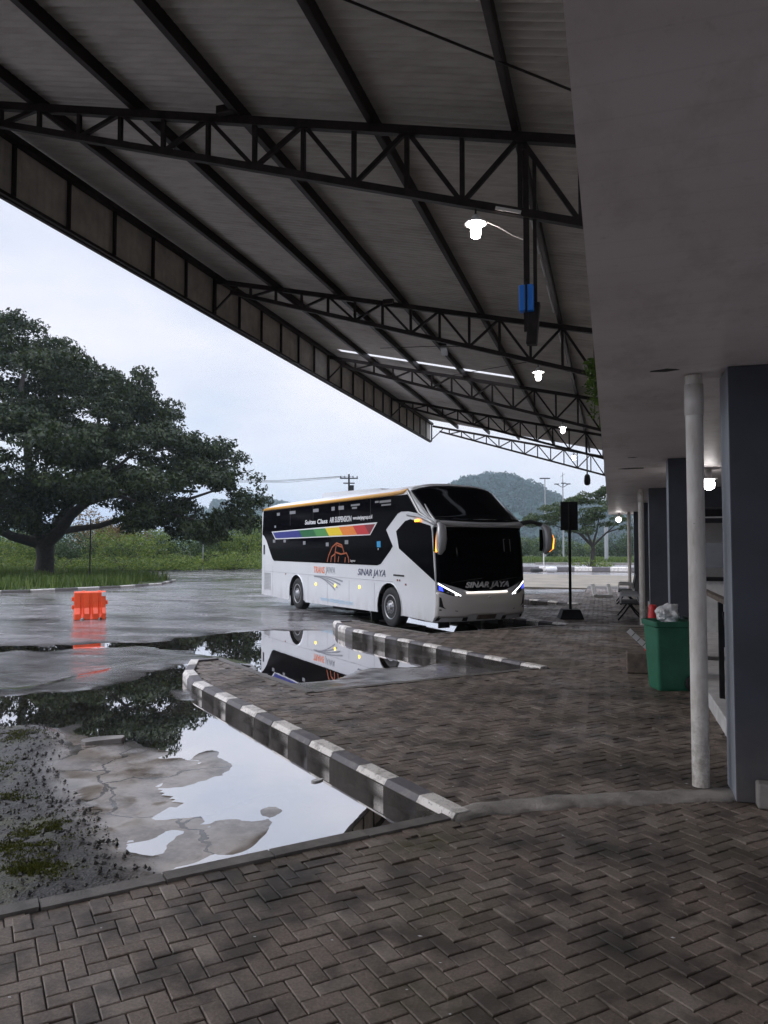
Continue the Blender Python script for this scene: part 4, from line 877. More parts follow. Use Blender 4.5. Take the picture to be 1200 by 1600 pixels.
# small side details
side('door_slot', [(2.18, 1.33), (1.66, 1.325), (1.66, 1.285), (2.18, 1.29)], m_blkp, .012)
b = MB()
for s0, z0, w0 in ((1.98, 1.19, .05), (1.87, 1.19, .05), (1.58, 1.1, .06), (9.5, 1.1, .06)): b.box((-s0, -(HW + .004), z0), (w0, .012, .045))
b.build('side_reflector', mat('dull_red', (.2, .04, .03), .4), bus)
b = MB(); b.box((-11.62, -(HW + .004), 1.9), (.14, .012, .34)); b.build('fuel_flap_handle', m_blkp, bus, bevel=.01)
b = MB()
for k in range(12): b.box((-11.25, -(HW + .004), .52 + .05 * k), (.62, .014, .022))
b.build('engine_grille', m_trim, bus)
b = MB()
for s0 in (11.6, 10.75, 7.6, 6.15, 4.7, 3.2): b.box((-s0, -(HW + .001), .70 if s0 < 8 else .85), (.012, .004, .75 if s0 < 8 else 1.0))
b.box((-6.9, -(HW + .001), 1.14), (9.4, .004, .012)); b.build('panel_seam', mat('seam_grey', (.36, .36, .38), .5), bus)
for s0, z0 in ((6.99, .87), (5.60, .89), (4.05, .92)):
    b = MB(); b.lathe([(.045, 0), (.045, .02), (.02, .03)], c=(-s0, -HW, z0), n=14, rot=Matrix.Rotation(R(90), 3, 'X')); b.build('side_marker', m_mark, bus)
def text(name, s, size, loc, rot, m, parent, sx=1.0, shear=0.0, off=0.0):
    cu = bpy.data.curves.new(name, 'FONT'); cu.body = s; cu.size = size; cu.shear = shear; cu.extrude = .001; cu.offset = off
    o = bpy.data.objects.new(name, cu); COL.objects.link(o); dg_ = bpy.context.evaluated_depsgraph_get(); me = bpy.data.meshes.new_from_object(o.evaluated_get(dg_))
    bpy.data.objects.remove(o); wd = max(v.co.x for v in me.vertices)
    for v in me.vertices: v.co.x *= sx / wd
    me.materials.clear(); me.materials.append(m); o = bpy.data.objects.new(name, me); COL.objects.link(o); o.location = loc; o.rotation_euler = rot; o.parent = parent; return o
RS = (R(90), 0, 0); ys_ = -(HW + .004)
text('lettering', 'TRANS', .27, (-7.17, ys_, 1.22), RS, m_or, bus, .82, .1, .003); text('lettering', 'JAWA', .27, (-6.27, ys_, 1.235), RS, m_gy, bus, .66, .1, .002)
text('lettering', 'SINAR JAYA', .245, (-4.17, ys_, 1.25), RS, m_nav, bus, 1.58, .25, .004)
yg = -(HW + .0115)
text('lettering', 'Suites Class', .19, (-7.86, yg, 2.71), RS, m_wl, glass, 1.72, .1, .004); text('lettering', 'AIR SUSPENSION', .22, (-5.98, yg, 2.72), RS, m_wl, glass, 1.45, .15, .004); text('lettering', 'www.sinarjayagroup.co.id', .14, (-4.45, yg, 2.76), RS, m_wl, glass, 1.15, .1, .004)
text('lettering', 'www.sinarjaya.com', .2, (-6.65, ys_, .40), RS, m_lb, bus, 2.2, .1, .004)
text('lettering', 'SINAR JAYA', .17, (-fs(.4, 1.1) + .03, -.62, 1.085), (R(90), 0, R(90)), m_chrome, lw, 1.25, .25, .008)
text('lettering', 'Legrest', .09, (-4.62, yg, 1.60), RS, m_wl, glass, .32, .1)
# swoosh of road lines under TRANS JAWA
def ribbon(pts, wd, yo, m, parent, name):
    b = MB(); V = []
    for i, (s, z) in enumerate(pts):
        a = Vector(pts[max(0, i - 1)]); c = Vector(pts[min(len(pts) - 1, i + 1)]); d = (c - a).normalized(); nn_ = Vector((-d.y, d.x)); w0 = wd[i] if isinstance(wd, list) else wd
        V += [(-(s + nn_.x * w0), yo, z + nn_.y * w0), (-(s - nn_.x * w0), yo, z - nn_.y * w0)]
    b.add(V, [(2 * i, 2 * i + 1, 2 * i + 3, 2 * i + 2) for i in range(len(pts) - 1)]); return b.build(name, m, parent)
for c_, e_ in ((1.12, (5.1, 1.03)), (1.105, (5.25, .93)), (1.09, (5.45, .84)), (1.10, (5.6, .76))):
    pts = [(7.15 + (e_[0] - 7.15) * q, c_ + (e_[1] - c_) * q ** 1.9 + .02 * math.sin(q * 3.1)) for q in np.linspace(0, 1, 12)]
    ribbon(pts, [.004 + .022 * q for q in np.linspace(0, 1, 12)], ys_, m_gy, bus, 'road_graphic')
for pts in ([(6.15, 1.56), (6.05, 1.75), (5.8, 2.0), (5.5, 2.12), (5.15, 2.06), (5.0, 1.85)], [(5.62, 1.56), (5.6, 1.85), (5.5, 2.12)], [(5.62, 1.86), (5.2, 1.80), (4.85, 1.84), (4.72, 1.7), (4.7, 1.57)], [(5.45, 2.05), (5.12, 2.0), (5.02, 1.86)], [(5.9, 1.56), (5.85, 1.72), (5.62, 1.8)], [(5.4, 1.57), (5.35, 1.74)], [(4.95, 1.57), (4.92, 1.72)]):
    ribbon(pts, .022, yg, m_redor, glass, 'coach_drawing')
b = MB(); rr = [(-3.4, .80), (-3.6, .92), (-7.3, .92), (-7.55, .80)]
b.prism([(-3.3, 3.47), (-3.75, 3.60), (-7.3, 3.69), (-7.5, 3.66), (-7.55, 3.46)], -.85, .85, 0, xf=lambda x, z, y_: (x, y_, z)); b.build('roof_air_unit', m_bw, bus, bevel=.05)
b = MB(); b.box((-.55, -.85, .30), (.04, .3, .34)); b.box((-.3, .35, .26), (.5, .06, .1)); b.build('tow_bracket', m_under, bus)

# ------------------------------------------------------------------ barrier, sign post, bin, block, cone, benches
br = empty('traffic_barrier', 'bright orange water filled plastic barrier standing alone on the wet road', 'barrier', (-13.95, 17.9, -.185), R(43))
b = MB(); sec = [(-.23, 0), (-.23, .17), (-.11, .34), (-.095, .78), (-.06, .82), (.06, .82), (.095, .78), (.11, .34), (.23, .17), (.23, 0)]
xs_b = [-.50, -.47, -.32, -.28, -.22, -.18, -.03, .01, .06, .10, .25, .29, .34, .38, .47, .50]
V = []
for i, x in enumerate(xs_b):
    gro_ = 3 <= i <= 4 or 7 <= i <= 8 or 11 <= i <= 12
    for (yy, z) in sec: V.append((x, yy * (.55 if gro_ and .1 < z < .5 else (.94 if i in (0, len(xs_b) - 1) else 1)), z + (.06 if (z == 0 and i in (3, 4, 11, 12)) else 0)))
ns = len(sec)
b.add(V, [(i * ns + j, i * ns + (j + 1) % ns, (i + 1) * ns + (j + 1) % ns, (i + 1) * ns + j) for i in range(len(xs_b) - 1) for j in range(ns)] + [tuple(range(ns))[::-1], tuple(range((len(xs_b) - 1) * ns, len(xs_b) * ns))]); b.build('barrier_body', m_barr, br, bevel=.012, recalc=True)
b = MB(); b.box((.43, -.112, .73), (.13, .008, .12)); b.build('reflector', m_wht, br)
b = MB()
for zz_ in (.36, .6): b.box((-.53, 0, zz_), (.08, .10, .12))
b.box((.53, 0, .48), (.08, .1, .12)); b.build('coupling_lug', m_barr, br, bevel=.01); br.scale = (.82, .9, .94)
for xx in (-.2, .3):
    b = MB(); b.lathe([(.05, .82), (.05, .835), (.03, .84)], c=(xx, 0, 0), n=12); b.build('filler_cap', m_barr, br)
sg_ = empty('sign_post', 'thin black post with dark rectangular sign board on a square rubber base', 'sign', (-1.02, 19.95, 0), R(12))
b = MB(); b.box((0, 0, .12), (.60, .60, .24), 0, None, .72); b.build('base', m_black, sg_, bevel=.015)
b = MB(); b.tube([(0, 0, .22), (0, 0, 2.95)], .036, 12); b.build('post', m_black, sg_)
b = MB(); b.box((0, .05, 2.62), (.44, .035, .74)); b.build('board', m_black, sg_, bevel=.02)
b = MB(); b.box((0, -.0, 2.62), (.04, .06, .60)); b.build('bracket', mat('dark_grey_metal', (.03, .03, .032), .5), sg_)
def wheelie(x, y, rz_):
    r = empty('wheelie_bin', 'dark green wheeled rubbish bin with open top behind the near downpipe', 'bin', (x, y, 0), rz_)
    b = MB(); V = []
    levels = [(.0, .205, .235), (.03, .215, .245), (.82, .275, .29), (.84, .30, .315), (.90, .305, .32), (.905, .285, .30)]
    def rr_(hx, hy, rad=.05):
        out = []
        for cx_, cy_, a0 in ((hx - rad, hy - rad, 0), (-hx + rad, hy - rad, 90), (-hx + rad, -hy + rad, 180), (hx - rad, -hy + rad, 270)):
            for k in range(5): a = R(a0 + 22.5 * k); out.append((cx_ + rad * math.cos(a), cy_ + rad * math.sin(a)))
        return out
    for z, hx, hy in levels + [(.80, .255, .27), (.1, .2, .225)]: V += [(px, py, z) for px, py in rr_(hx, hy)]
    n = 20; L = len(levels) + 2
    b.add(V, [(i * n + k, i * n + (k + 1) % n, (i + 1) * n + (k + 1) % n, (i + 1) * n + k) for i in range(L - 1) for k in range(n)] + [tuple(range(n))[::-1], tuple(range((L - 1) * n, L * n))], 0, False)
    b.build('bin_body', m_bin, r)
    b = MB(); b.box((.0, .33, .62), (.50, .03, .62), 0, Matrix.Rotation(R(-6), 3, 'X')); b.build('lid', m_bind, r, bevel=.01)
    b = MB(); b.tube([(-.24, .32, .93), (.24, .32, .93)], .017, 8); b.build('handle', m_bind, r)
    for sx_ in (-1, 1):
        b = MB(); rot = Matrix.Rotation(R(90), 3, 'Y'); b.lathe([(.05, -.03), (.098, -.028), (.1, -.01), (.1, .01), (.098, .028), (.05, .03)], c=(sx_ * .25, .24, .1), n=20, rot=rot); wo = b.build('wheel', m_rub, r)
        b = MB(); b.lathe([(.03, -.034), (.05, -.034), (.05, .034), (.03, .034)], c=(sx_ * .25, .24, .1), n=14, rot=rot); b.build('hub', m_bind, wo)
    return r
wheelie(.70, 10.55, R(-72)).scale = (.86, .86, .98)
b = MB(); v0 = []
bgo = empty('rubbish_bag', 'crumpled white plastic bag sticking out of the green bin', 'bag', (.72, 10.66, .93))
me_b = bmesh.new(); bmesh.ops.create_icosphere(me_b, subdivisions=5, radius=.14)
for v in me_b.verts: v.co *= 1 + .45 * mnoise.noise(v.co * 11) + .22 * abs(mnoise.noise(v.co * 24)) ; v.co.z = v.co.z * .85 + .03
mm_ = bpy.data.meshes.new('bag'); me_b.to_mesh(mm_); me_b.free(); mm_.materials.append(m_bag); oo = bpy.data.objects.new('bag_body', mm_); COL.objects.link(oo); oo.parent = bgo
cn = empty('traffic_cone', 'red and white traffic cone standing just beyond the green bin', 'cone', (.63, 13.0, 0))
b = MB(); b.lathe([(.16, .03), (.135, .25), (.11, .42), (.085, .62), (.06, .88), (.05, .90)], n=20); b.mi = b.mi[:]; b.build('cone_body', m_red, cn)
b = MB(); b.lathe([(.107, .50), (.092, .66)], n=20); b.v = [(x * 1.03, y * 1.03, z) for x, y, z in b.v]; b.build('reflective_band', m_wht, cn)
b = MB(); b.box((0, 0, .02), (.42, .42, .04)); b.build('base', m_black, cn, bevel=.01)
b = MB(); b.box((.42, 11.78, .15), (.46, .32, .30)); o = b.build('concrete_block', m_brown, bevel=.02); tag(o, 'brown weathered concrete block half hidden behind the green bin', 'block')
pk = empty('striped_board', 'black and white striped board leaning on the brown block beside the bin', 'board', (.40, 11.6, .46), 0)
b = MB(); rt = Matrix.Rotation(R(43), 3, 'Y')
for i in range(5): b.box(rt @ Vector((-.20 + .1 * i, 0, 0)), (.088, .03, .075), 0, rt)
b.box(rt @ Vector((0, .012, -.0)), (.5, .012, .06), 1, rt); b.build('board', [m_wht, m_black], pk)
b = MB(); b.bar((.02, .02, -.02), (.1, .1, -.16), .02, .02); b.build('prop', m_black, pk)
def bench(x, y, rz_, label):
    r = empty('platform_bench', label, 'bench', (x, y, 0), rz_, group='metal benches along the columns')
    for k in range(3):
        yy = -.55 + .55 * k
        b = MB(); b.box((0, yy, .43), (.46, .5, .025)); b.box((.21, yy, .42), (.04, .5, .04)); b.build('seat', m_black, r, bevel=.01)
        b = MB(); b.box((-.27, yy, .70), (.03, .5, .46), 0, Matrix.Rotation(R(-12), 3, 'Y')); b.build('backrest', m_black, r, bevel=.01)
    for yy in (-.84, -.27, .27, .84):
        b = MB(); b.tube([(-.22, yy, .45), (-.22, yy, .63), (.2, yy, .63), (.22, yy, .45)], .016, 8); b.box((.0, yy, .65), (.34, .05, .025)); b.build('armrest', m_wht, r)
    for yy in (-.7, .7):
        b = MB(); b.tube([(-.3, yy, .02), (-.12, yy, .22), (0, yy, .40)], .02, 8); b.tube([(.28, yy, .02), (.12, yy, .22), (0, yy, .40)], .02, 8); b.build('leg', m_black, r)
    b = MB(); b.box((0, 0, .39), (.06, 1.8, .05)); b.build('beam', m_black, r)
bench(.42, 20.3, R(180), 'black metal bench with white armrests beside the second downpipe')
bench(.42, 25.6, R(180), 'black metal bench farther along, behind the one by the second downpipe')
uf = empty('concrete_barrier', 'low white U shaped concrete frame standing on the paving past the sign', 'frame', (-.32, 28.6, 0), R(8))
for xx in (-.28, .28):
    b = MB(); b.box((xx, .25, .22), (.13, .8, .10), 0, Matrix.Rotation(R(28), 3, 'X')); b.build('side_bar', m_wht, uf, bevel=.01)
b = MB(); b.box((0, -.12, .05), (.68, .13, .10)); b.build('cross_bar', m_wht, uf, bevel=.01)

# ------------------------------------------------------------------ vegetation
def shells(cl, per_area, dirbias=.5, hollow=.75):
    """leaf centres and normals on the upper shells of a list of ellipsoids (x,y,z,rx,ry,rz)"""
    PP, NN_ = [], []
    for (x, y, z, rx, ry, rz_) in cl:
        n = int(per_area * (rx * ry + rx * rz_ + ry * rz_)); d = rng.normal(0, 1, (n, 3)); d[:, 2] = np.where(d[:, 2] < 0, d[:, 2] * dirbias, d[:, 2]); d /= np.linalg.norm(d, axis=1)[:, None]
        r_ = hollow + (1 - hollow) * rng.random(n) ** .6; r_ *= 1 + .28 * (fbm(d[:, 0] * 3 + x, d[:, 1] * 3 + d[:, 2] * 2 + z, 3) - .5) * 2
        PP.append(np.array([x, y, z]) + d * np.array([rx, ry, rz_]) * r_[:, None]); NN_.append(d * np.array([1 / rx, 1 / ry, 1 / rz_]))
    PP = np.vstack(PP); NN_ = np.vstack(NN_); NN_ /= np.linalg.norm(NN_, axis=1)[:, None]; return PP, NN_
# big rain tree
rng = np.random.default_rng(21)
RT = np.array([-33.2, 38.3]); rd = np.array([.958, .288]); fd = np.array([-.288, .958]); PXM = .0392
rain = empty('rain_tree', 'huge dark spreading rain tree with broad umbrella crown on the grass island', 'tree', (RT[0], RT[1], -.05))
def rl_(px, py, dep=0.0): u = (px - 68) * PXM * (1 + dep / 46.3); p = rd * u + fd * dep; return (p[0], p[1], 1.9 + (853 - py) * PXM * (1 + dep / 46.3))
crown = [(0, 540, 60, 40, -2), (55, 555, 55, 38, 1), (120, 585, 55, 34, -3), (180, 605, 42, 26, 2), (205, 625, 30, 22, -1), (165, 630, 50, 32, 0), (225, 668, 40, 22, 1), (275, 725, 50, 26, 1), (300, 822, 34, 14, 1), (255, 812, 30, 14, -3), (345, 830, 24, 14, -2), (275, 832, 24, 10, 3), (25, 610, 75, 40, 4), (110, 645, 75, 36, -5), (195, 655, 52, 28, 3), (250, 690, 55, 24, -2), (305, 702, 46, 22, 2), (350, 745, 38, 26, -1), (368, 785, 24, 24, 1), (305, 755, 50, 24, -5), (235, 735, 55, 24, 5), (345, 812, 30, 20, 0), (295, 808, 34, 18, -4), (170, 715, 58, 30, -6), (60, 690, 75, 36, 6), (-60, 590, 75, 50, 0), (-80, 690, 80, 45, -4), (-160, 640, 80, 55, 3), (-40, 755, 70, 30, -7), (232, 790, 30, 15, 4), (380, 815, 14, 18, 2), (250, 760, 40, 18, -8), (60, 760, 60, 26, -8), (140, 760, 45, 20, 7), (-150, 740, 70, 30, -4), (0, 502, 34, 20, 0), (120, 775, 52, 26, -3), (10, 785, 60, 28, 3), (100, 812, 42, 18, -6), (30, 740, 70, 36, -9), (150, 745, 50, 26, 3), (-20, 820, 50, 20, -6), (170, 790, 34, 14, 5), (-20, 660, 70, 40, -8), (90, 600, 60, 40, 7), (200, 690, 40, 24, -8)]
sub = []
for (px, py, rx, ry, dep) in crown:
    for k in range(19):
        q = rng.normal(0, .5, 3); q = np.clip(q, -.9, .9); x, y, z = rl_(px + q[0] * rx, py + q[1] * ry, dep * 1.0 + q[2] * 3.2); s_ = rng.uniform(.32, .55)
        sub.append((x, y, z, rx * PXM * s_ * 1.1, rx * PXM * s_ * 1.1, max(.5, ry * PXM * s_ * .75)))
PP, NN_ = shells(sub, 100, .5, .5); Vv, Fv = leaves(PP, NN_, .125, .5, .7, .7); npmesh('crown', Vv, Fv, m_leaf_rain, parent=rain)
b = MB()
def limb(pts, r0, r1): b.tube([rl_(*p) for p in pts], list(np.linspace(r0, r1, len(pts))), 9)
b.tube([(0, 0, -.2), (.02, 0, .3), (.05, .05, 1.2), (.0, .0, 2.2)], [.85, .58, .50, .56], 14); b.build('trunk', m_bark, rain)
b = MB()
limb([(68, 852), (95, 830, -.3), (120, 805, -1), (150, 785, -1.5), (200, 772, -2), (260, 765, -2), (330, 768, -2)], .42, .07)
limb([(68, 852), (85, 815, .5), (105, 770, 1), (130, 710, 2), (160, 650, 2), (175, 610, 2)], .40, .07)
limb([(68, 852), (60, 810, -.5), (55, 750, -1), (60, 680, -2), (50, 600, -2), (50, 550, -1)], .40, .07)
limb([(68, 852), (45, 825, .5), (20, 795, 1), (-20, 740, 1.5), (-60, 680, 2), (-90, 620, 2)], .42, .08)
limb([(62, 850), (30, 838, -1), (-30, 800, -2.5), (-90, 760, -3), (-150, 720, -3)], .35, .07)
limb([(95, 830, -.3), (130, 822, 2), (180, 800, 4), (240, 780, 5), (300, 760, 5)], .22, .06)
limb([(150, 785, -1.5), (190, 745, -2.5), (240, 710, -3), (290, 700, -2)], .16, .05); limb([(105, 770, 1), (90, 720, 4), (90, 650, 6), (95, 600, 6)], .2, .05)
limb([(200, 772, -2), (250, 785, -3), (300, 800, -4), (340, 815, -2)], .12, .04); limb([(-20, 740, 1.5), (0, 690, -3), (-10, 640, -6)], .2, .05); limb([(130, 710, 2), (180, 690, 0), (230, 680, -1)], .13, .04)
limb([(20, 795, 1), (-10, 790, -4), (-40, 770, -7)], .18, .05); limb([(260, 765, -2), (310, 745, 0), (350, 745, 1)], .10, .04)
b.build('branch', m_bark, rain)
# small roadside tree right
st = empty('roadside_tree', 'small flat topped tree with forked trunk on the median beyond the sign post', 'tree', (-1.7, 74, -.1))
cl = []
for (px, py, rx, ry) in ((935, 800, 30, 14), (900, 805, 28, 12), (870, 812, 26, 12), (850, 815, 16, 9), (965, 800, 28, 14), (945, 780, 22, 9), (915, 785, 20, 8), (925, 825, 24, 12), (975, 815, 25, 12), (890, 800, 26, 10), (1000, 800, 30, 12), (960, 770, 12, 6)):
    for k in range(6):
        u = (px + rng.normal(0, .45) * rx - 938) * .0625; z = 1.95 + (853 - (py + rng.normal(0, .5) * ry)) * .0625; cl.append((u, rng.normal(0, 1.3), z, .75, .75, .33))
PP, NN_ = shells(cl, 190, .4, .55); Vv, Fv = leaves(PP, NN_, .11, .5, .8, .5); npmesh('crown', Vv, Fv, m_leaf_small, parent=st)
b = MB(); b.tube([(0, 0, -.1), (-.02, 0, .8), (.1, 0, 1.6), (0, 0, 2.0)], [.30, .2, .19, .2], 10); b.build('trunk', m_bark, st)
b = MB()
for e_ in ((-1.2, .4, 3.1, -2.6, .2, 4.3), (-.5, -.5, 3.4, -1.2, -.6, 5.2), (.4, .3, 3.3, .8, .4, 5.6), (1.0, -.2, 2.9, 2.4, .0, 4.2), (-.9, -.3, 3.0, -4.0, -.2, 4.1), (1.3, .3, 3.2, 3.6, .3, 4.0)): b.tube([(0, 0, 1.9), (e_[0], e_[1], e_[2]), (e_[3], e_[4], e_[5])], [.13, .08, .03], 7)
b.build('branch', m_bark, st)
def shrub(name, x, y, w_, d_, hgt, m, label, cat='shrub', size=.10, dens=95, z0=-.06, group=None, n=10):
    r = empty(name, label, cat, (x, y, z0), group=group); cl = []
    for k in range(n):
        u = rng.uniform(-.5, .5) * w_; v = rng.uniform(-.5, .5) * d_; hh_ = hgt * rng.uniform(.55, 1.0) * (1 - .5 * (2 * u / w_) ** 4); rx = rng.uniform(.18, .32) * w_ * .8
        cl.append((u, v, hh_ * .5, min(rx, 2.2), min(rx, 1.6), hh_ * .5))
    PP, NN_ = shells(cl, dens, .8, .7); PP[:, 2] = np.maximum(PP[:, 2], .03); Vv, Fv = leaves(PP, NN_, size, .55, .8, .2); npmesh('foliage', Vv, Fv, m, parent=r)
    b = MB()
    for k in range(5): a = rng.uniform(0, 6.28); b.tube([(0, 0, 0), (w_ * .12 * math.cos(a), d_ * .12 * math.sin(a), hgt * .4), (w_ * .3 * math.cos(a), d_ * .3 * math.sin(a), hgt * .75)], [.05, .035, .012], 6)
    b.build('stem', m_bark, r)
def camp(px, depth):      # ground point at image column px and camera-axis depth, used to lay out the far row
    rr = (px - 600) / 1180 * depth; return np.array([.9577, .2878]) * rr + np.array([-.2878, .9577]) * depth
rows = [(-60, 64, 7.5, 4.4, 'd'), (10, 62, 7, 4.0, 'b'), (75, 66, 7, 4.6, 'd'), (130, 63, 6, 3.3, 'd'), (205, 64, 6.5, 4.0, 'b'), (255, 67, 6, 4.3, 'b'), (300, 66, 6, 4.0, 'd'), (345, 68, 6, 4.4, 'b'), (385, 69, 5.5, 5.0, 'b'), (430, 72, 7, 5.2, 'd'), (520, 76, 9, 4.4, 'd'), (620, 80, 9, 4.4, 'b')]
lab_r = ['dark hedge shrub at the far left edge behind the rain tree', 'light green shrub left of the rain tree trunk', 'dark tall shrub directly behind the rain tree trunk', 'low dark shrub right of the rain tree trunk under the golden bush', 'bright green shrub under the middle of the tree crown', 'bright tall shrub right of the golden bush', 'dark leafy shrub below the drooping right branches', 'pale green shrub under the right tip of the tree crown', 'tall yellow green shrub just left of the bus tail', 'dark shrub hidden partly by the bus tail', 'dark shrub mass behind the middle of the bus', 'green shrub mass behind the bus front']
for (px, dp, w_, hg, kd), lb in zip(rows, lab_r):
    p = camp(px, dp); shrub('wild_shrub', p[0], p[1], w_, 4.0, hg, m_leaf_bush if kd == 'b' else m_leaf_dark, lb, group='wild shrubs beyond the road')
rows2 = [(10, 57, 1.5), (95, 57.5, 1.3), (190, 58, 1.5), (250, 60, 1.4), (310, 61, 1.6), (365, 62, 1.8), (400, 64, 1.7)]
lab2 = ['low weedy clump at far left along the grass', 'low weedy clump behind the trunk base', 'low weedy clump in the grass right of the trunk', 'low weedy clump under the bright shrubs', 'low weedy clump near the thin white stake', 'low weedy clump below the tip of the tree crown', 'low weedy clump right beside the bus tail']
for (px, dp, hg), lb in zip(rows2, lab2):
    p = camp(px, dp); shrub('weed_clump', p[0], p[1], 6.0, 2.4, hg, m_leaf_bush, lb, 'weeds', .085, 90, group='weed clumps along the road edge')
p = camp(180, 78); shrub('golden_bush', p[0], p[1], 8.5, 4.0, 6.6, m_leaf_gold, 'golden brown bush showing between the rain tree branches', 'shrub', .12, 95)
rows3 = [(690, 118, 12, 4.2), (800, 120, 10, 4.0), (835, 122, 7, 3.6), (872, 120, 7, 4.0), (905, 121, 7, 3.4), (940, 120, 7, 3.0), (970, 118, 7, 4.0), (1010, 120, 9, 4.6), (1080, 120, 12, 4.5), (1180, 120, 14, 5)]
lab3 = ['hedge clump hidden behind the bus windscreen', 'hedge clump right behind the bus mirror', 'clipped hedge clump between bus and sign board', 'clipped hedge clump behind the sign post', 'clipped hedge clump left of the roadside tree', 'low hedge clump behind the roadside tree trunk', 'hedge clump right of the roadside tree', 'hedge clump by the far columns', 'hedge clump hidden behind the building', 'hedge clump beyond the building corner']
for (px, dp, w_, hg), lb in zip(rows3, lab3):
    p = camp(px, dp); shrub('hedge_clump', p[0], p[1], w_, 4, hg, m_leaf_bush if px % 2 else m_leaf_dark, lb, 'hedge', .13, 60, group='hedge clumps across the far road')
shrub('mound_bush', -1.9, 70, 3.6, 1.6, .75, m_leaf_bush, 'low green mound of ground plants at the foot of the roadside tree', 'shrub', .09, 60, z0=-.05)
# grass
def scatter(poly, n, bias=None):
    a = np.array(poly); Q = np.column_stack([rng.uniform(a[:, 0].min(), a[:, 0].max(), n), rng.uniform(a[:, 1].min(), a[:, 1].max(), n)]); return Q[inpoly(Q, poly)]
Q = scatter(ISL, 90000); Q = Q[(Q[:, 0] > -48) & (sdf(Q, ISL) < -.02) & (fbm(Q[:, 0] * .35, Q[:, 1] * .35, 3) + .25 * rng.random(len(Q)) > .5)]
kind(tufts('grass', np.column_stack([Q, np.full(len(Q), -.09)]), .42, m_grass, .028), 'stuff')
VN = [(-62, 47.5), (-46.5, 48.9), (-36.8, 52.2), (-33.6, 56.3), (-29.8, 61), (-25, 66), (-28, 70), (-38, 62), (-62, 55)]
Q = scatter(VN, 60000); kind(tufts('grass', np.column_stack([Q, np.full(len(Q), -.06)]), .5, m_grass, .035), 'stuff')
VF = [(-12, 91), (26, 96), (26, 106), (-14, 104)]
Q = scatter(VF, 30000); kind(tufts('grass', np.column_stack([Q, np.full(len(Q), -.06)]), .4, m_grass, .06), 'stuff')
# thin stakes by the hedge
for px, dp, hg, lb in ((141, 47, 3.6, 'thin dark sapling stake right of the rain tree trunk'), (317, 63, 3.2, 'thin pale stake in front of the dark shrubs under the crown')):
    p = camp(px, dp); b = MB(); b.tube([(0, 0, -.1), (.03, 0, hg * .5), (0, .02, hg)], .05, 7); tag(b.build('stake', m_bark if px < 200 else m_galv, loc=(p[0], p[1], -.05)), lb, 'stake')
# hills and their forest
def hill(px, depth, wid, hgt, name, dpt):
    c = camp(px, depth); n = 46; g = np.linspace(-1, 1, n); gx_, gy_ = np.meshgrid(g, g); r_ = np.sqrt(gx_ ** 2 + gy_ ** 2)
    prof_ = np.clip(1 - r_, 0, 1); prof_ = prof_ ** .9 * (1.15 - .25 * prof_) ; nz = fbm(gx_ * 2.2 + px, gy_ * 2.2, 4)
    z = hgt * prof_ * (.72 + .5 * nz); X = c[0] + .9577 * gx_ * wid - .2878 * gy_ * dpt; Y = c[1] + .2878 * gx_ * wid + .9577 * gy_ * dpt
    V = np.column_stack([X.ravel(), Y.ravel(), z.ravel() - 1.2]); ii = np.arange(n * n).reshape(n, n); F = np.stack([ii[:-1, :-1], ii[:-1, 1:], ii[1:, 1:], ii[1:, :-1]], -1).reshape(-1, 4)
    kind(npmesh(name, V, F, m_leaf_hill, True), 'structure'); return V
HV = hill(782, 620, 112, 68, 'hill', 120); HV2 = hill(905, 640, 120, 42, 'hill', 110); HV3 = hill(395, 820, 110, 66, 'hill', 130); HV4 = hill(640, 900, 300, 22, 'hill', 150); HV5 = hill(60, 900, 300, 30, 'hill', 150)
cl = []
for Vh, k in ((HV, 2000), (HV2, 1300), (HV3, 800), (HV4, 500), (HV5, 400)):
    s_ = Vh[Vh[:, 2] > .5]; pick = s_[rng.integers(0, len(s_), k)] + rng.normal(0, 1.6, (k, 3)) * np.array([1, 1, .4])
    for q in pick: r0 = rng.uniform(2.0, 4.6); cl.append((q[0], q[1], q[2] + r0 * .6, r0, r0, r0 * rng.uniform(.7, 1.1)))
PP, NN_ = shells(cl, 2.6, .5, .85); Vv, Fv = leaves(PP, NN_, 1.0, .6, .7); kind(npmesh('forest', Vv, Fv, m_leaf_hill), 'stuff')

# ------------------------------------------------------------------ poles and wires
up = camp(545, 92); ut = empty('utility_pole', 'utility pole with cross arms and wires rising behind the bus roof', 'pole', (up[0], up[1], 0), R(YAW))
b = MB(); b.tube([(0, 0, -.5), (0, 0, 10.6)], [.16, .11], 10); b.build('post', m_black, ut)
for zz_, wd in ((10.1, 2.2), (9.5, 1.4)):
    b = MB(); b.box((0, 0, zz_), (wd, .12, .14)); b.build('cross_arm', m_black, ut)
b = MB(); 
for xx in (-1, -.5, .5, 1): b.lathe([(.05, 10.17), (.07, 10.25), (.04, 10.4)], c=(xx, 0, 0), n=8)
b.box((.35, 0, 8.9), (.5, .4, .7)); b.build('insulator', m_black, ut)
for i, xx in enumerate((-1, -.5, .5)):
    b = MB(); b.tube([(xx, 0, 10.35), (-8 + xx, 1, 9.9 - .1 * i), (-16 + xx, 2, 10.1 - .15 * i), (-30 + xx, 4, 10.8 - .3 * i)], .022, 5); b.build('wire', m_cable, ut)
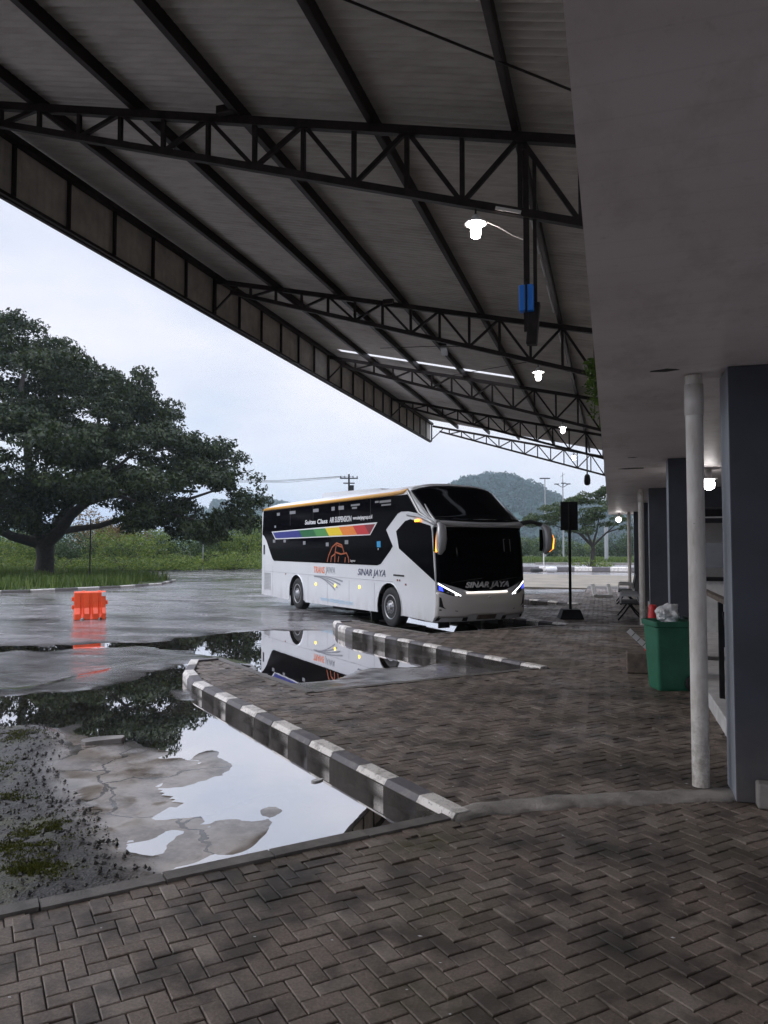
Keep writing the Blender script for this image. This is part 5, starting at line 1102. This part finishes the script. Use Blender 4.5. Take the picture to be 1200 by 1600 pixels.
def mast(px, depth, hgt, name, label, kind_):
    p = camp(px, depth); r = empty(name, label, 'lamp post', (p[0], p[1], -.1), R(YAW)); b = MB(); b.tube([(0, 0, 0), (0, 0, hgt)], [.13, .07], 10); b.build('post', m_galv, r)
    if kind_ == 'tee':
        b = MB(); b.box((0, 0, hgt), (1.5, .3, .14)); b.build('lamp_head', m_black, r)
    else:
        for a in range(3):
            b = MB(); a_ = 2.09 * a + .4; b.tube([(0, 0, hgt - 1.2), (.9 * math.cos(a_), .9 * math.sin(a_), hgt - .7)], .04, 6); b.box((.9 * math.cos(a_), .9 * math.sin(a_), hgt - .68), (.6, .35, .12)); b.build('lamp_arm', m_black, r)
        b = MB(); b.tube([(0, 0, hgt), (0, 0, hgt + .9)], .03, 6); b.tube([(-.3, 0, hgt + .3), (.3, 0, hgt + .7)], .02, 5); b.build('finial', m_black, r)
mast(852, 110, 11.8, 'lamp_post', 'tall lamp post with flat T shaped head above the hedge', 'tee')
mast(880, 104, 11.2, 'lamp_post', 'tall lamp post with several splayed arms above the sign board', 'multi')
p = camp(947, 90); b = MB(); b.tube([(0, 0, 0), (0, 0, 4.4)], .24, 10); tag(b.build('concrete_pole', m_galv, loc=(p[0], p[1], -.1)), 'short thick pale pole just right of the roadside tree trunk', 'pole')
p = camp(849, 62); b = MB(); b.tube([(0, 0, 0), (0, 0, 1.35)], .045, 8); tag(b.build('stake', m_wht, loc=(p[0], p[1], -.1)), 'thin white marker stake below the left bus mirror', 'stake')
p = camp(848, 58); r = empty('tyre_pile', 'black and white painted tyres lying by the far kerb below the bus mirror', 'tyre', (p[0], p[1], -.15))
b = MB(); b.lathe([(.2, 0), (.45, .02), (.5, .14), (.45, .26), (.2, .28)], c=(-.5, 0, 0), n=18); b.build('tyre', m_rub, r)
b = MB(); b.lathe([(.2, 0), (.4, .02), (.45, .2), (.4, .4), (.2, .42)], c=(.6, .2, 0), n=18); b.build('tyre', m_wht, r)

# ------------------------------------------------------------------ humid air
hz_ = MB(); hz_.box((-100, 500, 64), (2600, 1240, 131)); hzo = hz_.build('haze', None or MATS['brick']); hzo.data.materials.clear()
hm = bpy.data.materials.new('haze_air'); hm.use_nodes = True; ht = hm.node_tree; ht.nodes.remove(ht.nodes['Principled BSDF'])
pv = ht.nodes.new('ShaderNodeVolumePrincipled'); pv.inputs['Color'].default_value = (.78, .92, 1.0, 1); pv.inputs['Density'].default_value = .00038; pv.inputs['Anisotropy'].default_value = .2
ht.links.new(pv.outputs[0], ht.nodes['Material Output'].inputs['Volume']); hzo.data.materials.append(hm); kind(hzo, 'stuff')
